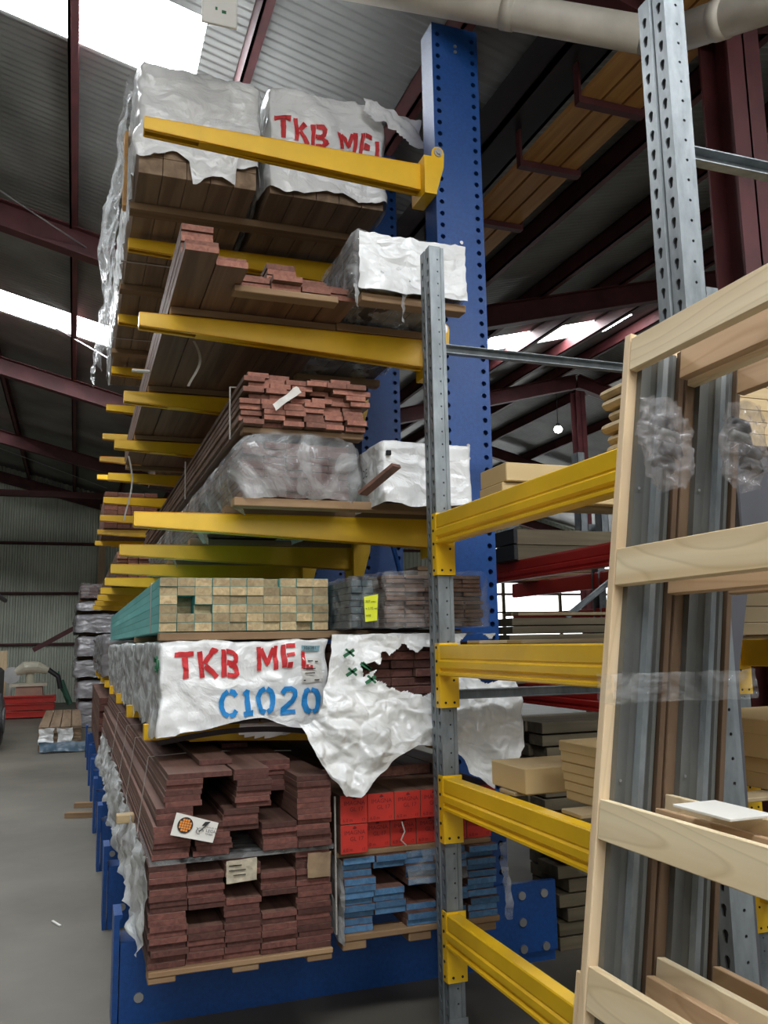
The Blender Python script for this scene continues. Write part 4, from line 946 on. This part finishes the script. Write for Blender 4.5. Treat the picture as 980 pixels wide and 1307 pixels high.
def rack_beam(z, x=1.262, mat=YELR, ya=1.60, yb_=2.943, sgn=1, name='rack_beam', H_=.112, label='', group=None, conn=True):
    t = thing(name, label, 'beam', (x, (ya+yb_)/2, z), group)
    P = [(0.004, 0), (-.004, .004), (-.004, .012), (.006, .017), (.006, .024), (-.003, .031), (-.003, .052), (.004, .058), (.004, .061), (.001, .064), (.001, .108), (.004, H_), (.046, H_), (.05, .108), (.05, .004), (.046, 0)]
    mb = MB(); mb.prism([(x+sgn*p[0], z-H_+p[1]*H_/.112) for p in P], 'Y', ya+.004, yb_-.004); mb.build('beam', mat, t)
    if conn:
        for yy, s_ in ((yb_, 1), (ya, -1)):
            mb = MB(); x0, x1 = sorted((x, x+sgn*.075)); mb.box((x0, min(yy-.005*s_, yy), z-.228), (x1, max(yy-.005*s_, yy), z+.006))
            xa, xb = sorted((x-sgn*.001, x+sgn*.003)); ya_, yb2 = sorted((yy, yy+s_*.035)); mb.box((xa, ya_, z-.228), (xb, yb2, z+.006)); ec = mb.build('end_connector', mat, t)
            mb = MB()
            for k_ in range(5): zz = z-.01-.05*k_; yc = yy+s_*.018; mb.tube([(x-sgn*.004, yc, zz), (x, yc, zz)], .005, 8)
            if s_ > 0:
                for (a, b) in ((.02, .21), (.055, .21), (.055, .13)): mb.tube([(x+sgn*a, yy-.007, z-b), (x+sgn*a, yy-.005, z-b)], .0045, 8)
            mb.build('rivet', HOLE, ec)
    return t
BZ = [1.870, 1.385, .912, .447]; nm = ['highest', 'second highest', 'third', 'lowest']
for z, n_ in zip(BZ, nm): rack_beam(z, label='yellow rack beam, %s of the four left of the pine frames' % n_)
for z, n_ in zip((1.385, .912, .447), ('highest', 'middle', 'lowest')): rack_beam(z, x=2.685, sgn=-1, label='rear yellow rack beam at right edge, %s of the rear ones' % n_)
# far side bay beyond the rear post is the second rack; goods on the yellow shelves
def shelf(z, label):
    t = thing('shelf_deck', label, 'shelf', (1.9, 2.2, z)); 
    for i in range(9):
        mb = MB(); y = 1.64+i*.145; mb.cbox((1.315, y, z-.02), (2.63, y+.12, z-.001), .002); mb.build('slat', MDF, t)
def carton(name, x0, x1, y0, y1, z0, z1, label, mat=CARD, lid=True, group=None):
    t = thing(name, label, 'box', ((x0+x1)/2, (y0+y1)/2, z0), group)
    mb = MB(); mb.cbox((x0, y0, z0), (x1, y1, z1-.001), .003); mb.build('carton', mat, t)
    if lid:
        mb = MB(); mb.cbox((x0-.003, y0-.003, z1-min(.045, (z1-z0)*.5)), (x1+.003, y1+.003, z1+.002), .003); mb.build('lid', mat, t)
    return t
for (z, l_, ys) in ((1.871, 'top', (1.76, 2.70)), (1.386, 'second', (2.4, 2.7)), (.913, 'third', (2.11, 2.49))):
    for y in ys:
        mb = MB(); mb.cbox((1.31, y, z-.0), (2.66, y+.10, z+.012), .002); tag(mb.build('deck_slat', MDF), 'thin tan slat laid between the yellow beams on the %s shelf level' % l_, 'slat', 'deck slats, %s shelf level' % l_)
carton('cardboard_box', 1.40, 2.0, 2.66, 2.84, 1.884, 1.95, 'flat cardboard box under another on the highest yellow beam', lid=False)
carton('cardboard_box', 1.41, 2.05, 2.645, 2.85, 1.952, 2.02, 'flat cardboard box, upper of the two on the highest yellow beam', lid=False)
carton('cardboard_box', 1.32, 1.85, 2.43, 2.66, .926, 1.005, 'flat cardboard carton on the third yellow beam, nearest the white sheet', lid=False)
carton('cardboard_box', 1.40, 1.75, 2.05, 2.33, .926, .978, 'cardboard carton at the bottom of the pile on the third yellow beam')
carton('cardboard_box', 1.395, 1.75, 2.05, 2.335, .980, 1.033, 'middle cardboard carton of the pile on the third yellow beam')
tb = carton('cardboard_box', 1.39, 1.75, 2.05, 2.335, 1.036, 1.095, 'top cardboard carton with a small white label on the third yellow beam')
mb = MB(); mb.box((1.50, 2.0455, 1.045), (1.56, 2.0465, 1.068)); lb = mb.build('label', PAPER, tb)
mb = MB()
for k_ in range(7): mb.box((1.505+k_*.007, 2.0450, 1.05), (1.508+k_*.007, 2.0454, 1.060))
mb.build('barcode', INKK, lb)
mb = MB(); mb.box((1.50, 2.0450, 1.064), (1.56, 2.0454, 1.068)); mb.build('green_bar', INKG, lb)
# pine pieces with rounded notched ends on the top beam
for i in range(6):
    z = 1.885+i*.032; x0 = 1.335+(.012 if i % 2 else 0)-(0.01 if i == 5 else 0)
    mb = MB(); h = .030; pr = [(x0+.012, z), (x0+.9, z), (x0+.9, z+h), (x0+.02, z+h), (x0+.004, z+h-.009), (x0, z+h-.018), (x0+.004, z+.006)]
    mb.prism([(p[0], p[1]) for p in pr], 'Y', 1.72, 1.93+.01*(i % 3))
    mb.build('board', PINE_X, None) if False else tag(mb.build('shaped_pine_board', PINE_X), 'pale pine board with a rounded notched end stacked on the highest yellow beam', 'board', 'notched pine boards on the highest beam')
# boxes and boards in the depth of the yellow rack, right edge
for i, (z0, z1, x0) in enumerate(((1.40, 1.441, 1.95), (1.442, 1.495, 1.97), (1.497, 1.55, 1.94), (1.552, 1.60, 1.96))):
    mb = MB(); mb.cbox((x0, 2.35, z0), (x0+.62, 2.85, z1), .002); tag(mb.build('tan_board', MDF), 'tan board stacked flat on the second shelf level at the right edge', 'board', 'tan boards at the right edge')
carton('cardboard_box', 2.02, 2.6, 2.12, 2.55, .928, 1.02, 'cardboard carton on the right shelf, lower of two')
carton('cardboard_box', 2.0, 2.6, 2.12, 2.55, 1.023, 1.14, 'cardboard carton on the right shelf, upper of two')
carton('cardboard_box', 2.0, 2.6, 2.35, 2.8, 1.885, 1.98, 'cardboard carton high up at the right edge behind the bags')

# ================================================================== CAVITY DOOR FRAMES leaning on the rack
TH = math.atan(.148)
FR_L = ['front pine and steel cavity door frame leaning nearest the camera', 'second pine and steel cavity door frame right behind the front one']
def frame_unit(k_, xo, ye, zt):
    t = thing('cavity_door_frame', FR_L[k_], 'door frame', (.779+xo, ye, 0), 'cavity door frames leaning on the rack'); bx_ = .779+xo
    yb0 = -1.0; w = .128
    mb = MB(); mb.cbox((bx_, ye, 0.0), (bx_+w, ye+.022, zt), .002); mb.build('stile', STRIP if k_ else PINE_Z, t)
    if not k_:
        mb = MB(); mb.cbox((bx_+.001, ye+.023, 0.0), (bx_+.05, ye+.038, .80), .002); mb.build('packing_strip', PINE_Z, t)
    for j, y in enumerate((ye-.001, ye-.80, ye-1.5, ye-2.2)):
        mb = MB(); prof = [(.022, 0), (.022, -.016), (.046, -.014), (.060, -.036), (.066, -.036), (.072, -.010), (.094, -.008), (.098, -.014), (.106, -.014), (.110, -.006), (.126, -.006), (.126, 0)]
        mb.prism([(bx_+a, y+b) for a, b in prof], 'Z', .01, zt-.03); mb.build('steel_stud', STUD, t)
        mb = MB(); mb.prism([(bx_+.050, y-.030), (bx_+.056, y-.040), (bx_+.068, y-.040), (bx_+.070, y-.028)], 'Z', .01, zt-.03); mb.build('lit_ridge', GALV, t)  # paler strip added on the stud ridge so it looks light-catching
        mb = MB()
        for z in (.45, 1.15, 1.72): mb.tube([(bx_+.031, y-.0195, z), (bx_+.031, y-.018, z)], .003, 8)
        mb.build('screw', ZINC, t)
        mb = MB(); mb.cbox((bx_+.112, y-.020, .02), (bx_+.124, y-.007, zt-.02), .001); mb.build('timber_strip', STRIP, t)
    for z0, hh in ((zt-.085, .072), (1.518, .074), (1.040, .072), (.745, .075), (.28, .072)):
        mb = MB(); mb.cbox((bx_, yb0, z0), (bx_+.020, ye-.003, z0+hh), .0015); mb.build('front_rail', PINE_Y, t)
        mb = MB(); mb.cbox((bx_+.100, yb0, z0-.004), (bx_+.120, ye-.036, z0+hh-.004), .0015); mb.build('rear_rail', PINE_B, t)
    t.rotation_euler = (0, TH, 0)
    return t
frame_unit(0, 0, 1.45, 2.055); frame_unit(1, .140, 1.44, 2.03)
# white offcut lying on the third rails, clear tape, hardware bags
mb = MB(); mb.cbox((.985, 1.15, 1.108), (1.075, 1.29, 1.113), .001); tag(mb.build('white_offcut', PAPER), 'thin white faced offcut lying on the rails of the leaning frames', 'offcut')
mb = MB(); sheet(mb, (.957, 1.46, 1.332), (0, -.05, 0), (0, 0, -.058), 6, 8, lambda p, a, b: p+wv(p, .003, 40)); sheet(mb, (.957, 1.405, 1.332), (.31, -.03, 0), (0, 0, -.055), 40, 8, lambda p, a, b: p+wv(p, .005, 30))
tag(mb.build('clear_tape', CLEAR, smooth=True, fixn=False), 'strip of shiny clear tape wrapped across the leaning frames', 'tape')
def bag(c, w, h, label, sd):
    t = thing('hardware_bag', label, 'bag', c, 'hardware bags taped to the frames'); c = Vector(c); random.seed(sd)
    mb = MB(); k = len(mb.v); nu, nv = 40, 36
    def f(a, b):
        th = a*2*math.pi; z = h/2-h*b; prof = (math.sin(min(1, b*1.15)*math.pi*.86)**.6)*(0.55+.45*b) if b > .02 else .12
        wx = w/2*(.75+.25*math.sin(b*3.1))*(1 if b < .85 else 1-(b-.85)*2.4); dy = .026*prof
        p = Vector((wx*math.cos(th)+.018*(b-.5)*(1 if sd % 2 else -1), dy*math.sin(th), z)); return c+p+wv(p+Vector((sd, 0, 0)), .012, 26)
    for j in range(nv+1):
        for i in range(nu): mb.v.append(tuple(f(i/nu, j/nv)))
    for j in range(nv):
        for i in range(nu): mb.f.append((j*nu+i, j*nu+(i+1) % nu, (j+1)*nu+(i+1) % nu, (j+1)*nu+i)); mb.m.append(0)
    mb.build('film', BAGF, t, smooth=True, fixn=False)
    for i in range(4):
        mb = MB(); z = -.045+.026*i; x = R(-.012, .012); mb.tube([c+Vector((x-.022, 0, z)), c+Vector((x-.016, 0, z+.012)), c+Vector((x+.018, .004, z+.006)), c+Vector((x+.024, 0, z-.008))], [.006, .012, .013, .007], 10); mb.build('roller', BLACK if i != 2 else STUD, t, smooth=True)
    return t
bag((1.05, 1.325, 1.765), .112, .175, 'crumpled clear bag of black hardware taped to the nearest frame, left of three', 1)
bag((1.215, 1.30, 1.765), .108, .17, 'crumpled clear bag of black hardware taped to the second frame, middle of three', 2)
bag((1.335, 1.29, 1.80), .105, .20, 'clear bag of hardware cut off by the right edge of the photo', 3)
random.seed(11)
# grey panel standing behind the frames
GP = plain('grey_panel', (.075, .075, .085), .5, var=.1)
t = thing('grey_divider', 'dark grey flat panel standing behind the pine frames at the right edge', 'panel', (1.9, 1.75, 0))
mb = MB(); mb.cbox((1.59, 1.735, 1.60), (2.4, 1.765, 1.86), .004); mb.build('panel_board', GP, t)
mb = MB(); mb.prism([(1.47, 0), (1.54, 0), (1.545, 1.3), (1.62, 1.62), (1.59, 1.62), (1.47, 1.3)], 'Y', 1.735, 1.765); mb.prism([(2.34, 0), (2.4, 0), (2.4, 1.6), (2.34, 1.6)], 'Y', 1.735, 1.765); mb.build('panel_leg', GP, t)

# ================================================================== SECOND RACK (red beams) behind
for i, (y, x) in enumerate(((5.75, 2.62), (5.75, 3.9), (3.45, 3.9))):
    p = make_post(x if i == 0 else x, y, 2.3, 1 if i == 0 else -1); p['label'] = 'grey steel post of the red beamed rack behind the yellow one'; p['group'] = 'posts of the red beamed rack'
for (z, n_) in ((1.905, 'upper'), (1.115, 'middle'), (.30, 'lowest')): rack_beam(z, x=2.72, mat=REDB, ya=3.5, yb_=7.2, H_=.12, label='red rack beam behind the yellow rack, %s one in front' % n_, conn=False, name='red_rack_beam')
for (z, n_) in ((1.905, 'upper'), (1.62, 'second'), (1.115, 'third'), (.30, 'lowest')): rack_beam(z, x=3.9, sgn=-1, mat=REDB, ya=3.5, yb_=7.2, H_=.12, label='red rack beam at the back of the red beamed rack, %s one' % n_, conn=False, name='red_rack_beam')
brace((3.2, 5.2, 1.55), (3.9, 5.2, 2.02), 'grey diagonal brace behind the red rack beams'); brace((2.76, 6.4, 1.92), (3.8, 6.4, 2.55), 'upper grey diagonal brace seen past the red rack')
for (x, z0) in ((3.35, 1.9), (3.52, 1.9)):
    mb = MB(); mb.box((x, 5.2, z0), (x+.004, 5.28, 2.72)); mb.box((x, 5.2, z0), (x+.06, 5.204, 2.72)); mb.box((x+.056, 5.2, z0), (x+.06, 5.28, 2.72)); tag(mb.build('steel_channel', GALV), 'upright galvanised channel standing on the red rack', 'channel', 'upright channels on the red rack')
def xpack(name, label, x0, x1, y0, y1, z0, rows, h, mats, group=None, jit=.03, thick=.9, w=3):
    for r_ in range(rows):
        n = w; bw = (y1-y0)/n
        for c_ in range(n):
            j = R(0, jit)
            mb = MB(); mb.cbox((x0+j, y0+c_*bw+.001+(R(0, .02) if c_ == 0 else 0), z0+r_*h), (x1, y0+(c_+1)*bw-.001, z0+r_*h+h*thick), .002)
            tag(mb.build(name, mats), label, 'board', group)
xpack('grey_brown_board', 'grey brown board lying crosswise on the upper red beam', 2.70, 4.3, 4.95, 5.25, 1.91, 2, .105, GREYB, 'grey brown boards on the upper red beam', .004, .96, 2)
mb = MB()
for z in (1.912, 2.018): mb.cbox((2.672, 4.945, z), (2.702, 5.26, z+.098), .003)
tag(mb.build('black_end_cap', BLACK), 'black end caps on the boards on the upper red beam', 'cap')
xpack('stored_board', 'long dull timber lying crosswise between the two red beams', 2.62, 4.2, 4.95, 5.4, 1.118, 8, .053, GREYB, 'dull timbers between the red beams', .05, .86, 3)
xpack('pale_board', 'pale board on top of the dull timbers between the red beams', 2.66, 4.0, 4.92, 5.1, 1.55, 1, .025, MDF, 'pale boards in the red rack', .02, .8, 2)
xpack('stored_board', 'dark timber in the stack below the lower red beam', 2.66, 4.2, 4.7, 5.25, .38, 7, .075, GREYB, 'dark timbers below the lower red beam', .09, .86, 3)
for (y) in (4.85, 5.2): 
    mb = MB(); mb.cbox((2.65, y-.04, .30), (4.2, y+.04, .378), .003); tag(mb.build('timber_bearer', DUN), 'bearer under the dark timbers of the red rack', 'bearer', 'bearers in the red rack')
xpack('stored_board', 'olive dark timber stacked on the floor just right of the blue rack base', 2.10, 3.6, 3.62, 4.0, .0, 8, .062, GREYB, 'olive dark timbers on the floor by the blue base', .09, .88, 2)
mb = MB(); sheet(mb, (2.2, 3.60, .48), (.4, 0, 0), (0, -.01, -.14), 24, 12, lambda p, a, b: p+wv(p, .03, 8)); tag(mb.build('clear_film', CLEAR, smooth=True, fixn=False), 'clear film over the dark timber stack near the floor', 'film')
for (x0, z0, y) in ((2.7, 1.908, 6.7),):
    for r_ in range(3):
        mb = MB(); mb.cbox((x0, y, z0+.04*r_), (x0+2.0, y+.3, z0+.04*r_+.035), .002); tag(mb.build('reddish_board', DUN), 'reddish brown board stacked behind the red beamed rack', 'board', 'reddish boards behind the red rack')
LAMPG = emis('lamp_glow', (1, .98, .92), 10)
# hanging lamps far behind
for i, (px, y) in enumerate(((8.62, 5.377), (10.03, 5.84))):
    t = thing('pendant_lamp', ['round glowing pendant lamp far behind, left of two', 'round glowing pendant lamp far behind, right of two'][i], 'lamp', (px, 14, y), 'pendant lamps far behind')
    mb = MB(); mb.tube([(px, 14, y-.07), (px, 14, y-.05), (px, 14, y), (px, 14, y+.05), (px, 14, y+.07)], [.02, .06, .085, .06, .02], 20); mb.build('globe', LAMPG, t, smooth=True)
    mb = MB(); mb.tube([(px, 14, y+.06), (px, 14, y+.12)], [.04, .03], 14); mb.tube([(px, 14, y+.12), (px, 14, roof_z(px)-.0)], .008, 6); mb.build('pendant_cord', BLACK, t)

# ================================================================== FAR LEFT: floor stock
ztops = [2.53, 2.24, 2.03, 1.65, 1.21, .87, .51, .10]
zt_ = [.0, .50, .86, 1.22, 1.64, 2.03, 2.25]; zb = list(zt_)+[2.58]
TL = ['bottom', 'second', 'third', 'fourth', 'fifth', 'sixth', 'topmost']
for i in range(7):
    z0, z1 = zt_[i]+.01, zb[i+1]-.045; dx = (.08, .04, 0, .02, -.02, .0, .05)[i]
    t = thing('wrapped_bundle', 'grey film wrapped timber bundle, %s of the tall pile at the end of the aisle' % TL[i], 'bundle', (.4, 16.3, z0), 'wrapped bundles piled at the aisle end')
    mb = MB(); n = 4
    for r_ in range(4):
        for c_ in range(5): mb.cbox((.02+dx+c_*.15, 16.33, z0+.01+r_*(z1-z0-.03)/4), (.165+dx+c_*.15, 19.5, z0+(r_+1)*(z1-z0-.03)/4), .003, 0, 1)
    mb.build('timber_core', [MERB, MERE], t)
    w, _ = wrap_box(0.0+dx, .80+dx, 16.28, 19.55, z0+.0, z1, amp=.035, f=4, rnd=.09, res=.05, lres=.15, bulge=.0); w.build('wrap', GREYW if i < 6 else CLEAR, t, smooth=True, merge=True)
    for y in (16.7, 18.6):
        mb = MB(); mb.cbox((.05+dx, y, z1+.012), (.75+dx, y+.09, z1+.052), .003)
        if i < 6: tag(mb.build('timber_bearer', DUN), 'bearer between the wrapped bundles at the aisle end', 'bearer', 'bearers of the aisle end pile')
t = thing('board_pile', 'low pile of weathered boards with white end wraps beside the tall wrapped pile', 'pile', (-.1, 13, 0))
for r_ in range(5):
    mb = MB()
    for c_ in range(4): mb.cbox((-.42+c_*.14, 12.7+R(0, .05), .12+r_*.045), (-.29+c_*.14, 16.1, .16+r_*.045), .003)
    mb.build('board_layer', PACKW, t)
for y in (12.9, 14.5, 15.8):
    mb = MB(); mb.cbox((-.42, y, .0), (.14, y+.1, .12), .004); mb.build('bearer', DUN, t)
for x in (-.41, -.17):
    mb = MB(); sheet(mb, (x, 12.68, .32), (.19, 0, 0), (0, 0, -.22), 10, 10, lambda p, a, b: p+wv(p, .02, 8)); mb.build('end_wrap', WHITE, t, smooth=True, fixn=False)
mb = MB(); sheet(mb, (-.4, 12.66, .14), (.6, 0, 0), (0, -.05, -.12), 14, 6, lambda p, a, b: p+wv(p, .02, 8)); mb.build('blue_film', plain('blue_film', (.06, .11, .16), .3), t, smooth=True, fixn=False)
for i in range(3):
    mb = MB(); x0 = -2.6; z = .02+.15*i; mb.cbox((x0, 19.0+.02*i, z), (-.36+.02*i, 19.25, z+.125), .01); mb.cbox((x0, 19.0+.02*i-.012, z), (-.36, 19.0, z+.02), .004); mb.cbox((x0, 19.0-.012, z+.10), (-.36, 19.0, z+.125), .004)
    tag(mb.build('red_beam', REDB), ['red steel beam on the floor near the far wall, bottom of three', 'red steel beam near the far wall, middle of three', 'red steel beam near the far wall, top of three'][i], 'beam', 'red beams stacked near the far wall')
# saw machine
t = thing('docking_saw', 'old cream docking saw on a pink brown stand near the far wall', 'saw', (-.85, 19.6, 0))
mb = MB(); mb.prism([(-1.15, .0), (-.55, .0), (-.60, .62), (-1.10, .62)], 'Y', 19.4, 19.9); mb.build('stand', plain('salmon_stand', (.50, .30, .22), .6), t)
CR = plain('cream_machine', (.62, .58, .45), .5)
mb = MB(); mb.box((-1.2, 19.35, .62), (-.5, 19.9, .68)); mb.tube([(-.85, 19.6, .68), (-.85, 19.6, 1.1)], .09, 16); mb.build('table', CR, t)
mb = MB(); mb.tube([(-1.12, 19.5, .9), (-.95, 19.5, 1.0), (-.7, 19.5, 1.0), (-.5, 19.5, .92)], [.08, .13, .12, .07], 14); mb.build('saw_head', CR, t)
mb = MB(); mb.tube([(-1.2, 19.45, .85), (-1.2, 19.48, .85)], .17, 20); mb.build('blade', ZINC, t)
mb = MB(); mb.tube([(-.5, 19.5, .95), (-.3, 19.5, .8), (-.25, 19.5, .55)], .05, 10); mb.build('motor_cable', BLACK, t)
mb = MB(); mb.tube([(-.3, 19.8, .9), (-.25, 19.8, .55), (-.1, 19.8, .3)], .018, 8); mb.tube([(-.25, 19.9, .7), (-.05, 19.9, .2)], .06, 10); tag(mb.build('green_hose', plain('green_hose', (.05, .16, .10), .5)), 'dark green hose curling beside the docking saw', 'hose')
mb = MB(); mb.beam((-.85, 20.5, 1.35), (.3, 20.5, 2.0), .06, .10); mb.box((.22, 20.46, 0), (.3, 20.54, 2.0)); tag(mb.build('conveyor_arm', MAROON), 'dark sloping steel arm above the docking saw', 'arm')
mb = MB(); mb.cbox((-1.5, 20.2, 0), (-1.34, 20.24, 1.35), .004); tag(mb.build('leaning_plank', PINE_Z), 'tan plank standing upright near the far wall', 'plank')
for i, x in enumerate((-1.75, -1.62, -1.28)):
    mb = MB(); mb.tube([(x, 20.3, 0), (x+.02, 20.35, .95)], .045, 12); tag(mb.build('white_tube', PAPER), 'white tube standing among the gear near the far wall', 'tube', 'white tubes near the far wall')
# forklift partly at the left edge
t = thing('forklift', 'black forklift cut off by the left edge, wheel and guard showing', 'forklift', (-1.44, 13.5, 0))
mb = MB(); mb.tube([(-1.26, 13.4, .40), (-1.24, 13.4, .40), (-0.94, 13.4, .40), (-0.91, 13.4, .40)], [.30, .38, .38, .30], 32); mb.build('tyre', BLACK, t)
mb = MB(); mb.tube([(-0.89, 13.4, .40), (-0.92, 13.4, .40)], .18, 20); mb.build('hub', plain('hub_grey', (.1, .1, .1), .5), t)
mb = MB(); mb.cbox((-2.04, 13.0, .35), (-1.04, 15.2, 1.1), .05); mb.cbox((-1.99, 13.6, 1.1), (-1.14, 15.1, 1.3), .05); mb.build('body', BLACK, t)
mb = MB()
for (x, y) in ((-1.22, 13.1), (-1.22, 14.9), (-2.1, 13.1), (-2.1, 14.9)): mb.tube([(x, y, 1.0), (x, y, 2.15)], .035, 8)
for y in (13.1, 13.5, 14.0, 14.5, 14.9): mb.tube([(-2.1, y, 2.15), (-1.22, y, 2.15)], .03, 8)
mb.tube([(-1.06, 13.1, 2.15), (-1.06, 14.9, 2.15)], .035, 8); mb.tube([(-1.94, 13.1, 2.15), (-1.94, 14.9, 2.15)], .035, 8); mb.build('overhead_guard', BLACK, t)
mb = MB()
for x in (-2.0, -1.6): mb.box((x, 12.86, .1), (x+.1, 12.95, 2.3)); mb.box((x, 11.9, .06), (x+.1, 12.9, .1))
mb.build('mast', BLACK, t)
# loose timber on the aisle floor
for i, (p, q, w, h) in enumerate((((-.02, 7.9, .02), (.55, 7.75, .02), .09, .04), ((.05, 8.35, .02), (.6, 8.25, .02), .07, .04))):
    mb = MB(); mb.beam(p, q, w, h); tag(mb.build('floor_offcut', DUN), ['timber offcut on the floor sticking out from the rack, the nearer of two', 'timber offcut on the floor sticking out from the rack, the farther of two'][i], 'offcut')
mb = MB(); mb.beam((-.06, 5.0, .006), (-.02, 4.9, .006), .012, .006); tag(mb.build('wood_splinter', PAPER), 'tiny pale splinter lying on the concrete floor in the aisle', 'splinter')
